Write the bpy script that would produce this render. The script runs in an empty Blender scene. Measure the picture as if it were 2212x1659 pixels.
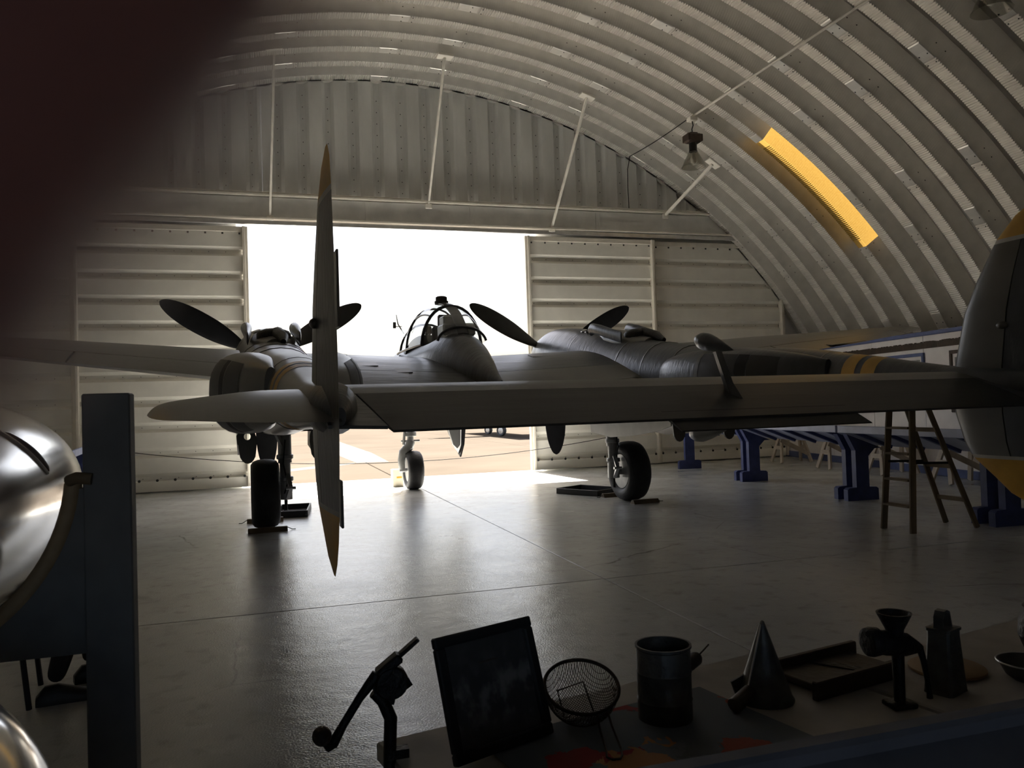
import bpy, math, random
from math import sin, cos, pi, radians, sqrt, atan2
from mathutils import Vector, Matrix, Euler
random.seed(7)
SC = bpy.context.scene
COL = SC.collection

# ------------------------------------------------------------------ camera
CAM_H = 1.46
YAW, PITCH, ROLL = radians(17.09), radians(1.43), radians(-1.80)
fw = Vector((sin(YAW)*cos(PITCH), cos(YAW)*cos(PITCH), sin(PITCH)))
r0 = Vector((cos(YAW), -sin(YAW), 0)); u0 = r0.cross(fw)
rt = cos(ROLL)*r0 + sin(ROLL)*u0
up = -sin(ROLL)*r0 + cos(ROLL)*u0
cd = bpy.data.cameras.new('camera'); cam = bpy.data.objects.new('camera', cd); COL.objects.link(cam)
cam.matrix_world = Matrix(((rt.x, up.x, -fw.x, 0), (rt.y, up.y, -fw.y, 0), (rt.z, up.z, -fw.z, CAM_H), (0, 0, 0, 1)))
cd.sensor_width = 36; cd.lens = 1740/2212*36; cd.clip_start = 0.002; cd.clip_end = 2000
cd.dof.use_dof = True; cd.dof.focus_distance = 9.0; cd.dof.aperture_fstop = 15.0
SC.camera = cam

# ------------------------------------------------------------------ sky, sun, exposure
SUN_DIR = Vector((-0.05, 0.513, 1.0)).normalized()
w = bpy.data.worlds.new('sky'); SC.world = w; w.use_nodes = True
nt = w.node_tree; nt.nodes.clear()
sky = nt.nodes.new('ShaderNodeTexSky'); sky.sky_type = 'NISHITA'; sky.sun_disc = False
sky.sun_elevation = math.asin(SUN_DIR.z); sky.sun_rotation = 0.0
sky.air_density = 1.0; sky.dust_density = 6.0; sky.ozone_density = 0.6
bg = nt.nodes.new('ShaderNodeBackground'); bg.inputs['Strength'].default_value = 0.29
wo = nt.nodes.new('ShaderNodeOutputWorld')
nt.links.new(sky.outputs[0], bg.inputs[0]); nt.links.new(bg.outputs[0], wo.inputs[0])
sl = bpy.data.lights.new('sun', 'SUN'); sl.energy = 24.0; sl.angle = radians(0.6); sl.color = (1.0, 0.965, 0.91)
so = bpy.data.objects.new('sun', sl); COL.objects.link(so)
so.rotation_euler = (-SUN_DIR).to_track_quat('-Z', 'Y').to_euler()
SC.view_settings.view_transform = 'Standard'; SC.view_settings.look = 'None'
SC.view_settings.exposure = 0.76; SC.view_settings.gamma = 1.0; SC.view_settings.use_curve_mapping = False
SC.cycles.max_bounces = 12; SC.cycles.diffuse_bounces = 8; SC.cycles.glossy_bounces = 8
SC.cycles.caustics_reflective = True; SC.cycles.caustics_refractive = False; SC.cycles.blur_glossy = 1.0
SC.cycles.sample_clamp_indirect = 8.0

# ------------------------------------------------------------------ materials
MATS = {}
def mat(name, col, rough=.5, metal=0.0, var=.18, scale=6.0, bump=0.0, bscale=40.0, stretch=(1, 1, 1), coat=0.0, spec=.5, rvar=0.0, detail=4.0, trans=0.0):
    if name in MATS: return MATS[name]
    m = bpy.data.materials.new(name); m.use_nodes = True; MATS[name] = m
    n = m.node_tree.nodes; l = m.node_tree.links; b = n['Principled BSDF']
    tc = n.new('ShaderNodeTexCoord'); mp = n.new('ShaderNodeMapping'); mp.inputs['Scale'].default_value = stretch
    l.new(tc.outputs['Object'], mp.inputs[0])
    nz = n.new('ShaderNodeTexNoise'); nz.inputs['Scale'].default_value = scale; nz.inputs['Detail'].default_value = detail
    l.new(mp.outputs[0], nz.inputs['Vector'])
    cr = n.new('ShaderNodeValToRGB')
    cr.color_ramp.elements[0].position = .3; cr.color_ramp.elements[1].position = .7
    cr.color_ramp.elements[0].color = tuple(max(0, c*(1-var)) for c in col)+(1,)
    cr.color_ramp.elements[1].color = tuple(min(1, c*(1+var)) for c in col)+(1,)
    l.new(nz.outputs[0], cr.inputs[0]); l.new(cr.outputs[0], b.inputs['Base Color'])
    b.inputs['Roughness'].default_value = rough; b.inputs['Metallic'].default_value = metal
    b.inputs['Specular IOR Level'].default_value = spec
    if coat: b.inputs['Coat Weight'].default_value = coat; b.inputs['Coat Roughness'].default_value = .12
    if rvar:
        mr = n.new('ShaderNodeMapRange'); mr.inputs[3].default_value = max(.02, rough-rvar); mr.inputs[4].default_value = min(1, rough+rvar)
        l.new(nz.outputs[0], mr.inputs[0]); l.new(mr.outputs[0], b.inputs['Roughness'])
    if bump:
        n2 = n.new('ShaderNodeTexNoise'); n2.inputs['Scale'].default_value = bscale; n2.inputs['Detail'].default_value = 3
        l.new(mp.outputs[0], n2.inputs['Vector'])
        bp = n.new('ShaderNodeBump'); bp.inputs['Strength'].default_value = bump; bp.inputs['Distance'].default_value = .02
        l.new(n2.outputs[0], bp.inputs['Height']); l.new(bp.outputs[0], b.inputs['Normal'])
    if trans: b.inputs['Transmission Weight'].default_value = trans
    return m

STEEL = mat('galvanised_roof_steel', (.69, .67, .63), .42, .62, .10, 3, .05, 30)
GABLE = mat('gable_siding_paint', (.60, .60, .58), .5, .0, .12, 2, .04, 20, (1, 1, .3))
DOORP = mat('door_panel_paint', (.74, .72, .655), .42, .0, .10, 1.5, .05, 12)
FRAMEP = mat('door_frame_paint', (.66, .62, .54), .45, .0, .10, 4)
HEADER = mat('header_steel_paint', (.68, .68, .66), .45, .0, .12, 3)
PIPE = mat('white_pipe_paint', (.72, .69, .62), .4, .0, .08, 8)
BOLT = mat('bolt_dark_steel', (.05, .05, .05), .5, .5, .2, 30)
CONC = mat('apron_concrete', (.068, .0565, .0445), .9, 0, .10, .35, .2, 6, spec=0.0)
LINE = mat('apron_line_paint', (.105, .096, .082), .9, 0, .08, 2, spec=0.0)
WHITEW = mat('white_panel_board', (.86, .82, .80), .6, 0, .06, 3)
BLUE = mat('blue_trim_paint', (.10, .13, .27), .5, 0, .15, 6)
BLUED = mat('navy_stand_paint', (.045, .06, .17), .5, 0, .2, 8)
BLUEL = mat('pale_blue_edge_paint', (.38, .42, .58), .45, 0, .1, 6)
WOOD = mat('weathered_timber', (.17, .125, .075), .65, 0, .3, 5, .25, 30, (1, 1, .15))
PINE = mat('pale_pine', (.52, .44, .34), .65, 0, .18, 5, .15, 30, (1, 1, .2))
DARKW = mat('dark_stained_wood', (.055, .036, .024), .55, 0, .3, 6, .2, 25)
OLIVE = mat('olive_aircraft_paint', (.118, .114, .100), .34, 0, .22, 2.2, .10, 9, (1, .5, 1), rvar=.08)
OLIVE2 = mat('blue_grey_aircraft_paint', (.078, .083, .090), .34, 0, .25, 2.2, .22, 9, (.3, 2.4, 1), rvar=.10, spec=.36)
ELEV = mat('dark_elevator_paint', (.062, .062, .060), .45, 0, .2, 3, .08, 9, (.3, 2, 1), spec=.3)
BLACKP = mat('matt_black_paint', (.018, .019, .022), .5, 0, .25, 6)
YELLOW = mat('aged_yellow_paint', (.60, .33, .03), .45, 0, .15, 5)
PALES = mat('pale_stripe_paint', (.48, .46, .40), .5, 0, .1, 5)
ALU = mat('bare_aluminium', (.62, .62, .62), .33, .9, .12, 6)
POLISH = mat('polished_aluminium', (.78, .76, .74), .16, 1.0, .08, 3, .03, 5, rvar=.05)
GREYM = mat('grey_strut_enamel', (.30, .30, .29), .35, .3, .15, 8)
RUBBER = mat('tyre_rubber', (.022, .022, .023), .6, 0, .3, 10, .2, 40)
DARKIN = mat('dark_interior', (.012, .012, .013), .7, 0, .3, 8)
IRON = mat('cast_iron', (.022, .021, .020), .5, .6, .3, 20, .3, 60)
TIN = mat('tarnished_tin', (.12, .116, .105), .45, .5, .35, 25, .2, 40)
WIRE = mat('rusty_wire', (.05, .035, .025), .5, .6, .3, 60)
HOSE = mat('tan_hose_rubber', (.30, .22, .13), .6, 0, .2, 15)
CLOTHD = mat('dark_trouser_cloth', (.03, .024, .022), .9, 0, .25, 30, .2, 200)
SHIRT = mat('dark_shirt_cloth', (.05, .045, .05), .9, 0, .25, 30, .2, 200)
SHOE = mat('black_shoe_leather', (.010, .009, .009), .5, 0, .3, 30)
SKIN = mat('skin', (.46, .20, .17), .5, 0, .12, 40, .1, 200)
HAIR = mat('dark_hair', (.02, .014, .01), .6, 0, .3, 80)
LAMPM = mat('lamp_ballast_bronze', (.06, .04, .03), .5, .4, .2, 20)

def glassmat(name, col, rough=.03, ior=1.45, alpha=None):
    m = bpy.data.materials.new(name); m.use_nodes = True; MATS[name] = m
    n = m.node_tree.nodes; l = m.node_tree.links; out = n['Material Output']
    n.remove(n['Principled BSDF'])
    t = n.new('ShaderNodeBsdfTransparent'); t.inputs[0].default_value = col+(1,)
    g = n.new('ShaderNodeBsdfGlossy'); g.inputs['Roughness'].default_value = rough
    lw = n.new('ShaderNodeLayerWeight'); lw.inputs[0].default_value = .5; pw = n.new('ShaderNodeMath'); pw.operation = 'POWER'; pw.inputs[1].default_value = 4.0; l.new(lw.outputs['Facing'], pw.inputs[0]); fr = n.new('ShaderNodeMapRange'); fr.inputs[3].default_value = .04; fr.inputs[4].default_value = .6; l.new(pw.outputs[0], fr.inputs[0])
    nz = n.new('ShaderNodeTexNoise'); nz.inputs['Scale'].default_value = 6
    d = n.new('ShaderNodeBsdfDiffuse'); d.inputs[0].default_value = (.7, .7, .7, 1)
    mx = n.new('ShaderNodeMixShader'); l.new(fr.outputs[0], mx.inputs[0]); l.new(t.outputs[0], mx.inputs[1]); l.new(g.outputs[0], mx.inputs[2])
    mr = n.new('ShaderNodeMapRange'); mr.inputs[3].default_value = .01; mr.inputs[4].default_value = .05
    l.new(nz.outputs[0], mr.inputs[0])
    m2 = n.new('ShaderNodeMixShader'); l.new(mr.outputs[0], m2.inputs[0]); l.new(mx.outputs[0], m2.inputs[1]); l.new(d.outputs[0], m2.inputs[2])
    l.new(m2.outputs[0], out.inputs[0]); return m
GLASS = glassmat('canopy_perspex', (.86, .89, .92))
LENS = glassmat('lamp_reflector_glass', (.75, .74, .70), .08, 1.6)
PGLASS = glassmat('picture_glass', (.95, .95, .95), .02)

def skylight_mat():
    m = bpy.data.materials.new('yellow_fibreglass'); m.use_nodes = True
    n = m.node_tree.nodes; l = m.node_tree.links; out = n['Material Output']; n.remove(n['Principled BSDF'])
    tc = n.new('ShaderNodeTexCoord'); mp = n.new('ShaderNodeMapping'); mp.inputs['Scale'].default_value = (40, 3, 40)
    nz = n.new('ShaderNodeTexNoise'); nz.inputs['Scale'].default_value = 1.0; nz.inputs['Detail'].default_value = 5
    cr = n.new('ShaderNodeValToRGB'); cr.color_ramp.elements[0].color = (.104, .057, .0105, 1); cr.color_ramp.elements[1].color = (.140, .087, .021, 1)
    l.new(tc.outputs['Object'], mp.inputs[0]); l.new(mp.outputs[0], nz.inputs[0]); l.new(nz.outputs[0], cr.inputs[0])
    t = n.new('ShaderNodeBsdfTranslucent'); d = n.new('ShaderNodeBsdfDiffuse')
    l.new(cr.outputs[0], t.inputs[0]); l.new(cr.outputs[0], d.inputs[0])
    mx = n.new('ShaderNodeMixShader'); mx.inputs[0].default_value = .25
    l.new(t.outputs[0], mx.inputs[1]); l.new(d.outputs[0], mx.inputs[2]); l.new(mx.outputs[0], out.inputs[0]); return m
SKYL = skylight_mat()

def floor_mat():
    m = bpy.data.materials.new('epoxy_floor_paint'); m.use_nodes = True
    n = m.node_tree.nodes; l = m.node_tree.links; b = n['Principled BSDF']
    tc = n.new('ShaderNodeNewGeometry')
    def noise(s, det=4, vec=None):
        z = n.new('ShaderNodeTexNoise'); z.inputs['Scale'].default_value = s; z.inputs['Detail'].default_value = det
        l.new(vec or tc.outputs['Position'], z.inputs['Vector']); return z.outputs[0]
    a = noise(.8, 6); c = n.new('ShaderNodeValToRGB'); c.color_ramp.elements[0].position = .3; c.color_ramp.elements[1].position = .72
    c.color_ramp.elements[0].color = (.52, .515, .48, 1); c.color_ramp.elements[1].color = (.62, .615, .575, 1)
    l.new(a, c.inputs[0])
    # stains and scuffs
    st = noise(7, 8); sc = n.new('ShaderNodeValToRGB'); sc.color_ramp.elements[0].position = .55; sc.color_ramp.elements[1].position = .95
    sc.color_ramp.elements[0].color = (1, 1, 1, 1); sc.color_ramp.elements[1].color = (.55, .52, .47, 1); l.new(st, sc.inputs[0])
    mu = n.new('ShaderNodeMix'); mu.data_type = 'RGBA'; mu.blend_type = 'MULTIPLY'; mu.inputs[0].default_value = 1
    l.new(c.outputs[0], mu.inputs[6]); l.new(sc.outputs[0], mu.inputs[7])
    # hairline cracks
    wob = n.new('ShaderNodeMix'); wob.data_type = 'VECTOR'; wob.inputs[0].default_value = .12
    wn = n.new('ShaderNodeTexNoise'); wn.inputs['Scale'].default_value = 3.0; wn.inputs['Detail'].default_value = 6; l.new(tc.outputs['Position'], wn.inputs['Vector'])
    l.new(tc.outputs['Position'], wob.inputs[4]); l.new(wn.outputs['Color'], wob.inputs[5])
    vo = n.new('ShaderNodeTexVoronoi'); vo.feature = 'DISTANCE_TO_EDGE'; vo.inputs['Scale'].default_value = .42; l.new(wob.outputs[1], vo.inputs['Vector'])
    vr = n.new('ShaderNodeValToRGB'); vr.color_ramp.elements[0].position = 0.0; vr.color_ramp.elements[1].position = .0022
    vr.color_ramp.elements[0].color = (.25, .23, .2, 1); vr.color_ramp.elements[1].color = (1, 1, 1, 1); l.new(vo.outputs['Distance'], vr.inputs[0])
    mu2 = n.new('ShaderNodeMix'); mu2.data_type = 'RGBA'; mu2.blend_type = 'MULTIPLY'; mu2.inputs[0].default_value = .8
    l.new(mu.outputs[2], mu2.inputs[6]); l.new(vr.outputs[0], mu2.inputs[7])
    ck = n.new('ShaderNodeMapRange'); ck.inputs[1].default_value = .50; ck.inputs[2].default_value = .60; ck.inputs[3].default_value = 0; ck.inputs[4].default_value = .75
    l.new(noise(.35, 3), ck.inputs[0]); l.new(ck.outputs[0], mu2.inputs[0])
    l.new(mu2.outputs[2], b.inputs['Base Color'])
    rr = n.new('ShaderNodeMapRange'); rr.inputs[1].default_value = .3; rr.inputs[2].default_value = .7; rr.inputs[3].default_value = .10; rr.inputs[4].default_value = .24
    l.new(noise(1.7, 6), rr.inputs[0]); l.new(rr.outputs[0], b.inputs['Roughness'])
    b.inputs['Specular IOR Level'].default_value = .55
    b1 = n.new('ShaderNodeBump'); b1.inputs['Strength'].default_value = .5; b1.inputs['Distance'].default_value = .004; l.new(noise(95, 2), b1.inputs['Height'])
    b2 = n.new('ShaderNodeBump'); b2.inputs['Strength'].default_value = .25; b2.inputs['Distance'].default_value = .02; l.new(noise(5, 4), b2.inputs['Height'])
    l.new(b2.outputs[0], b1.inputs['Normal']); l.new(b1.outputs[0], b.inputs['Normal'])
    return m
FLOOR = floor_mat()

# ------------------------------------------------------------------ mesh helpers
def V(*a): return Vector(a)
class MB:
    def __init__(s): s.v = []; s.f = []
    def add(s, vs, fs):
        o = len(s.v); s.v += [tuple(v) for v in vs]; s.f += [tuple(i+o for i in f) for f in fs]; return s
    def box(s, c, size, rot=None, ch=0.0):
        hx, hy, hz = size[0]/2, size[1]/2, size[2]/2; c = Vector(c)
        if ch:
            ch = min(ch, hx*.9, hy*.9, hz*.9); vs = []; fs = []
            # chamfered box: 24 verts
            idx = {}
            for sx in (-1, 1):
                for sy in (-1, 1):
                    for sz in (-1, 1):
                        for ax in range(3):
                            p = [sx*hx, sy*hy, sz*hz]
                            for k in range(3):
                                if k != ax: p[k] -= (sx, sy, sz)[k]*ch
                            idx[(sx, sy, sz, ax)] = len(vs); vs.append(Vector(p))
            for ax in range(3):
                o = [k for k in range(3) if k != ax]
                for sg in (-1, 1):
                    q = []
                    for a, b in ((-1, -1), (1, -1), (1, 1), (-1, 1)):
                        k = [0, 0, 0]; k[ax] = sg; k[o[0]] = a; k[o[1]] = b; q.append(idx[tuple(k)+(ax,)])
                    fs.append(q)
            for ax in range(3):
                o = [k for k in range(3) if k != ax]
                for a in (-1, 1):
                    for b in (-1, 1):
                        k1 = [0, 0, 0]; k1[o[0]] = a; k1[o[1]] = b; k2 = list(k1); k1[ax] = -1; k2[ax] = 1
                        fs.append([idx[tuple(k1)+(o[0],)], idx[tuple(k2)+(o[0],)], idx[tuple(k2)+(o[1],)], idx[tuple(k1)+(o[1],)]])
            for sx in (-1, 1):
                for sy in (-1, 1):
                    for sz in (-1, 1): fs.append([idx[(sx, sy, sz, a)] for a in range(3)])
        else:
            vs = [Vector((x, y, z)) for x in (-hx, hx) for y in (-hy, hy) for z in (-hz, hz)]
            fs = [(0, 1, 3, 2), (4, 6, 7, 5), (0, 4, 5, 1), (2, 3, 7, 6), (0, 2, 6, 4), (1, 5, 7, 3)]
        if rot is not None:
            R = Euler(rot).to_matrix() if not isinstance(rot, Matrix) else rot
            vs = [R @ v for v in vs]
        return s.add([v+c for v in vs], fs)
    def bar(s, a, b, w, h, upv=(0, 0, 1), ch=0.0):
        a, b = Vector(a), Vector(b); d = (b-a); L = d.length; d.normalize(); upv = Vector(upv)
        x = d.cross(upv)
        if x.length < 1e-4: x = d.cross(Vector((1, 0, 0)))
        x.normalize(); z = x.cross(d); M = Matrix((x, d, z)).transposed()
        return s.box((a+b)/2, (w, L, h), M, ch)
    def tube(s, pts, r, n=10, caps=True, closed=False):
        pts = [Vector(p) for p in pts]; m = len(pts); rr = r if isinstance(r, (list, tuple)) else [r]*m
        vs = []; fs = []; prev = None
        for i, p in enumerate(pts):
            if closed: t = pts[(i+1) % m]-pts[i-1]
            else: t = pts[min(i+1, m-1)]-pts[max(i-1, 0)]
            t.normalize()
            if prev is None:
                a = Vector((0, 0, 1)) if abs(t.z) < .9 else Vector((1, 0, 0)); x = t.cross(a).normalized()
            else:
                x = prev - t*prev.dot(t); x.normalize()
            prev = x; y = t.cross(x)
            for k in range(n): a = 2*pi*k/n; vs.append(p+(x*cos(a)+y*sin(a))*rr[i])
        M = m if closed else m-1
        for i in range(M):
            j = (i+1) % m
            for k in range(n): fs.append((i*n+k, i*n+(k+1) % n, j*n+(k+1) % n, j*n+k))
        if caps and not closed: fs.append(tuple(range(n))[::-1]); fs.append(tuple((m-1)*n+k for k in range(n)))
        return s.add(vs, fs)
    def lathe(s, prof, n=32, o=(0, 0, 0), axis='Z', caps=True):
        vs = []; fs = []; m = len(prof)
        for r, z in prof:
            for k in range(n):
                a = 2*pi*k/n; x, y = r*cos(a), r*sin(a)
                vs.append(Vector((x, y, z)) if axis == 'Z' else (Vector((x, z, y)) if axis == 'Y' else Vector((z, x, y))))
        for i in range(m-1):
            for k in range(n): fs.append((i*n+k, i*n+(k+1) % n, (i+1)*n+(k+1) % n, (i+1)*n+k))
        if caps:
            if prof[0][0] > 1e-5: fs.append(tuple(range(n))[::-1])
            if prof[-1][0] > 1e-5: fs.append(tuple((m-1)*n+k for k in range(n)))
        return s.add([v+Vector(o) for v in vs], fs)
    def loft(s, rings, caps=True, closed=True):
        n = len(rings[0]); vs = [Vector(p) for r in rings for p in r]; fs = []
        for i in range(len(rings)-1):
            for k in range(n if closed else n-1): fs.append((i*n+k, i*n+(k+1) % n, (i+1)*n+(k+1) % n, (i+1)*n+k))
        if caps: fs.append(tuple(range(n))[::-1]); fs.append(tuple((len(rings)-1)*n+k for k in range(n)))
        return s.add(vs, fs)
    def prism(s, poly, t0, t1, plane='XZ'):
        f = {'XZ': lambda a, b, t: (a, t, b), 'XY': lambda a, b, t: (a, b, t), 'YZ': lambda a, b, t: (t, a, b)}[plane]
        n = len(poly); vs = [f(a, b, t0) for a, b in poly]+[f(a, b, t1) for a, b in poly]
        fs = [tuple(range(n))[::-1], tuple(range(n, 2*n))]+[(k, (k+1) % n, n+(k+1) % n, n+k) for k in range(n)]
        return s.add(vs, fs)
    def sphere(s, c, r, n=16, m=10, sc=(1, 1, 1)):
        prof = [(max(1e-6, sin(pi*i/m)), -cos(pi*i/m)) for i in range(m+1)]
        o = len(s.v); s.lathe(prof, n, caps=False)
        for i in range(o, len(s.v)): v = s.v[i]; s.v[i] = (c[0]+v[0]*r*sc[0], c[1]+v[1]*r*sc[1], c[2]+v[2]*r*sc[2])
        return s
    def xf(s, M, a=0):
        for i in range(a, len(s.v)): s.v[i] = tuple(M @ Vector(s.v[i]))
        return s
    def mesh(s, name):
        me = bpy.data.meshes.new(name); me.from_pydata([tuple(v) for v in s.v], [], s.f); me.validate(clean_customdata=False)
        import bmesh
        bm = bmesh.new(); bm.from_mesh(me); bmesh.ops.remove_doubles(bm, verts=bm.verts, dist=1e-6)
        bmesh.ops.recalc_face_normals(bm, faces=bm.faces); bm.to_mesh(me); bm.free(); return me

def put(name, me, m, parent=None, smooth=None, loc=None, rot=None):
    o = bpy.data.objects.new(name, me); COL.objects.link(o)
    if m is not None and not me.materials: me.materials.append(m)
    if parent is not None: o.parent = parent
    if smooth is not None:
        me.shade_smooth()
        try: me.set_sharp_from_angle(angle=radians(smooth))
        except Exception: pass
    if loc is not None: o.location = loc
    if rot is not None: o.rotation_euler = rot
    return o
def obj(name, mb, m, parent=None, smooth=None, **k): return put(name, mb.mesh(name), m, parent, smooth, **k)
def tag(o, label, cat, group=None, kind=None):
    o['label'] = label; o['category'] = cat
    if group: o['group'] = group
    if kind: o['kind'] = kind
    return o
def empty(name, loc=(0, 0, 0), rz=0.0, label=None, cat=None, group=None, kind=None):
    o = bpy.data.objects.new(name, None); COL.objects.link(o); o.location = loc; o.rotation_euler = (0, 0, rz); o.empty_display_size = .1
    if label: tag(o, label, cat, group, kind)
    return o
def dup(o, parent=None, **kw):
    c = o.copy(); COL.objects.link(c); c.parent = parent
    for k, v in kw.items(): setattr(c, k, v)
    for ch in list(o.children): dup(ch, c)
    return c

# ------------------------------------------------------------------ hangar shell
XC, ZC, RAD = 2.685, -3.46, 11.73          # arch axis and inner crest radius
PER = 0.663; CREST0 = 12.52; YW = 16.75    # rib pitch, a crest, end wall
XL, XR = XC-11.5, XC+11.5
YB = -5.0

fl = empty('floor', (0, 0, 0), 0, 'glossy grey painted concrete floor of the hangar', 'floor', kind='structure')
SX = [XL, 2.636, 2.646, XR]; SY = [YB, 6.165, 6.175, 16.80]
for (x0, x1) in ((SX[0], SX[1]), (SX[2], SX[3])):
    for (y0, y1) in ((SY[0], SY[1]), (SY[2], SY[3])):
        obj('floor_slab', MB().box(((x0+x1)/2, (y0+y1)/2, -.06), (x1-x0, y1-y0, .12), None, .004), FLOOR, fl)
obj('joint_filler', MB().box((XC, (YB+16.8)/2, -.065), (XR-XL, 16.8-YB, .11)), BOLT, fl)

ceil = empty('ceiling', (XC, 0, ZC), 0, 'ribbed arched steel roof of the hangar', 'roof', kind='structure')
SEG = radians(14.75)
def arch_mesh(a0, a1, crimp=True, name='arch_panel', n_coarse=12):
    prof = [(-PER/2, .30, 0), (-.205, .30, 0), (-.114, .010, .25), (-.100, 0, 1), (.100, 0, 1), (.114, .010, .25), (.205, .30, 0), (PER/2, .30, 0)]
    rows = []
    if crimp:
        end = .0135; pitch = .041/RAD
        rows = [(a0, 0), (a0+end, 0)]
        n = int((a1-a0-2*end)/pitch)*2; h = (a1-a0-2*end)/n
        for i in range(1, n): rows.append((a0+end+h*i, 1 if i % 2 else -1))
        rows += [(a1-end, 0), (a1, 0)]
    else: rows = [(a0+(a1-a0)*i/n_coarse, 0) for i in range(n_coarse+1)]
    vs = []; fs = []; m = len(prof)
    for a, s in rows:
        for y, d, k in prof:
            R = RAD+d+s*.0085*k; vs.append((R*sin(a), y, R*cos(a)))
    for i in range(len(rows)-1):
        for k in range(m-1): fs.append((i*m+k, i*m+k+1, (i+1)*m+k+1, (i+1)*m+k))
    me = bpy.data.meshes.new(name); me.from_pydata(vs, [], fs); return me
PM = arch_mesh(0, SEG); PM.materials.append(STEEL)
# bolts of a lap joint on one panel (shared by all panels)
bb = MB()
for a in (.004, .020):
    for y in (-.075, .075):
        b0 = len(bb.v); bb.lathe([(.0105, -.006), (.0105, 0), (.006, .004)], 6)
        Rm = Matrix.Translation((0, y, 0)) @ Matrix.Rotation(a, 4, 'Y') @ Matrix.Translation((0, 0, RAD-.004)); bb.xf(Rm, b0)
    for y in (-.16, .16):
        b0 = len(bb.v); bb.lathe([(.0105, -.006), (.0105, 0), (.006, .004)], 6)
        bb.xf(Matrix.Translation((0, y, 0)) @ Matrix.Rotation(a, 4, 'Y') @ Matrix.Translation((0, 0, RAD+.145)), b0)
BM = bb.mesh('bolts'); BM.materials.append(BOLT)
KMIN = -8
RSKY = ()
for k in list(RSKY)+list(range(KMIN, 7)):
    base = 28.1 if k % 2 == 0 else 18.7
    for j in range(-8, 6):
        ph = base+14.75*j
        if ph < -76 or ph > 72: continue
        skyp = (k == 1 or k in RSKY) and (abs(ph-33.45) < .2 or abs(ph+40.3) < .2)
        p = put('skylight_panel' if skyp else 'arch_panel', PM.copy() if skyp else PM, None, ceil, loc=(0, CREST0+PER*k, 0), rot=(0, radians(ph), 0))
        if skyp: p.data.materials.clear(); p.data.materials.append(SKYL); p['label'] = 'translucent yellow fibreglass roof panel glowing with daylight'
        if not skyp:
            q = put('bolts', BM, None, p)
            q['kind'] = 'stuff'
CM = arch_mesh(radians(-76), radians(76), False, 'arch_rib', 80); CM.materials.append(STEEL)
for k in range(-28, KMIN):
    if k in RSKY: continue
    put('arch_rib', CM, None, ceil, loc=(0, CREST0+PER*k, 0))
obj('edge_flashing', MB().loft([[( (RAD+d)*sin(a), y, (RAD+d)*cos(a)) for d, y in ((-.02, 16.62), (.34, 16.62), (.34, 16.78), (-.02, 16.78))] for a in [radians(-74+148*i/90) for i in range(91)]]), STEEL, ceil)

# end wall
def arch_z(x, R=RAD+.31):
    d = R*R-(x-XC)**2; return ZC+sqrt(d) if d > 0 else 0
wf = empty('wall_front', (0, 0, 0), 0, 'gable end wall of vertical ribbed siding above the hangar doors', 'wall', kind='structure')
def siding(x0, x1, z0, yb=16.72):
    # one ribbed panel: flat, raised rib
    prof = [(x0, .10), (x0+.19, .10), (x0+.26, 0), (x0+.36, 0), (x0+.43, .10), (x1, .10)]
    mb = MB(); rings = []
    for x, d in prof:
        zt = max(z0+.02, arch_z(x)); rings.append([(x, yb-d, z0), (x, yb-d, zt), (x, yb+.04, zt), (x, yb+.04, z0)])
    return mb.loft(rings)
x = XC-.5*19-.13
while x < XC+9.6:
    if arch_z(x+.25, RAD) > 5.75: obj('siding_panel', siding(x, x+.499, 5.70), GABLE, wf)
    x += .5
bb = MB()
x = XC-.5*19-.13+.31
while x < XC+9.0:
    z = 5.95
    while z < arch_z(x, RAD-.2): bb.box((x, 16.715, z), (.016, .012, .016)); z += .24
    x += .5
o = obj('screw_heads', bb, BOLT, wf); o['kind'] = 'stuff'
# flat backing beside the opening, behind the door leaves
OP0, OP1 = -.27, 5.60
bk = MB()
for a, b in ((XL, OP0-.2), (OP1+.2, XR)):
    n = 40; rings = []
    for i in range(n+1):
        xx = a+(b-a)*i/n; zt = max(.02, min(arch_z(xx), 5.72)); rings.append([(xx, 16.74, 0), (xx, 16.74, zt), (xx, 16.80, zt), (xx, 16.80, 0)])
    bk.loft(rings)
obj('backing_sheet', bk, GABLE, wf)
# back wall behind the camera and side infill
wbk = empty('wall_back', (0, YB, 0), 0, 'rear end wall of the hangar behind the viewer, with an added doorway', 'wall', kind='structure')
DO0, DO1, DOH = -2.3, .9, 2.9                                  # unseen rear doorway, added to let fill daylight onto the foreground
REARM = mat('dark_rear_siding', (.20, .19, .17), .6, 0, .2, 2)
for a, b, z0 in ((XL+.02, DO0, 0), (DO0, DO1, DOH), (DO1, XR-.02, 0)):
    rings = []; n = 26
    for i in range(n+1):
        xx = a+(b-a)*i/n; zt = max(z0+.02, arch_z(xx)); rings.append([(xx, -.1, z0), (xx, -.1, zt), (xx, 0, zt), (xx, 0, z0)])
    obj('wall_sheet', MB().loft(rings), REARM, wbk)
obj('door_frame', MB().box((DO0-.04, -.04, DOH/2), (.08, .16, DOH), None, .006).box((DO1+.04, -.04, DOH/2), (.08, .16, DOH), None, .006).box(((DO0+DO1)/2, -.04, DOH+.04), (DO1-DO0+.16, .16, .08), None, .006), FRAMEP, wbk)
obj('rear_apron', MB().box((0, -15.2, -.06), (60, 30, .12)), CONC, wbk)
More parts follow.
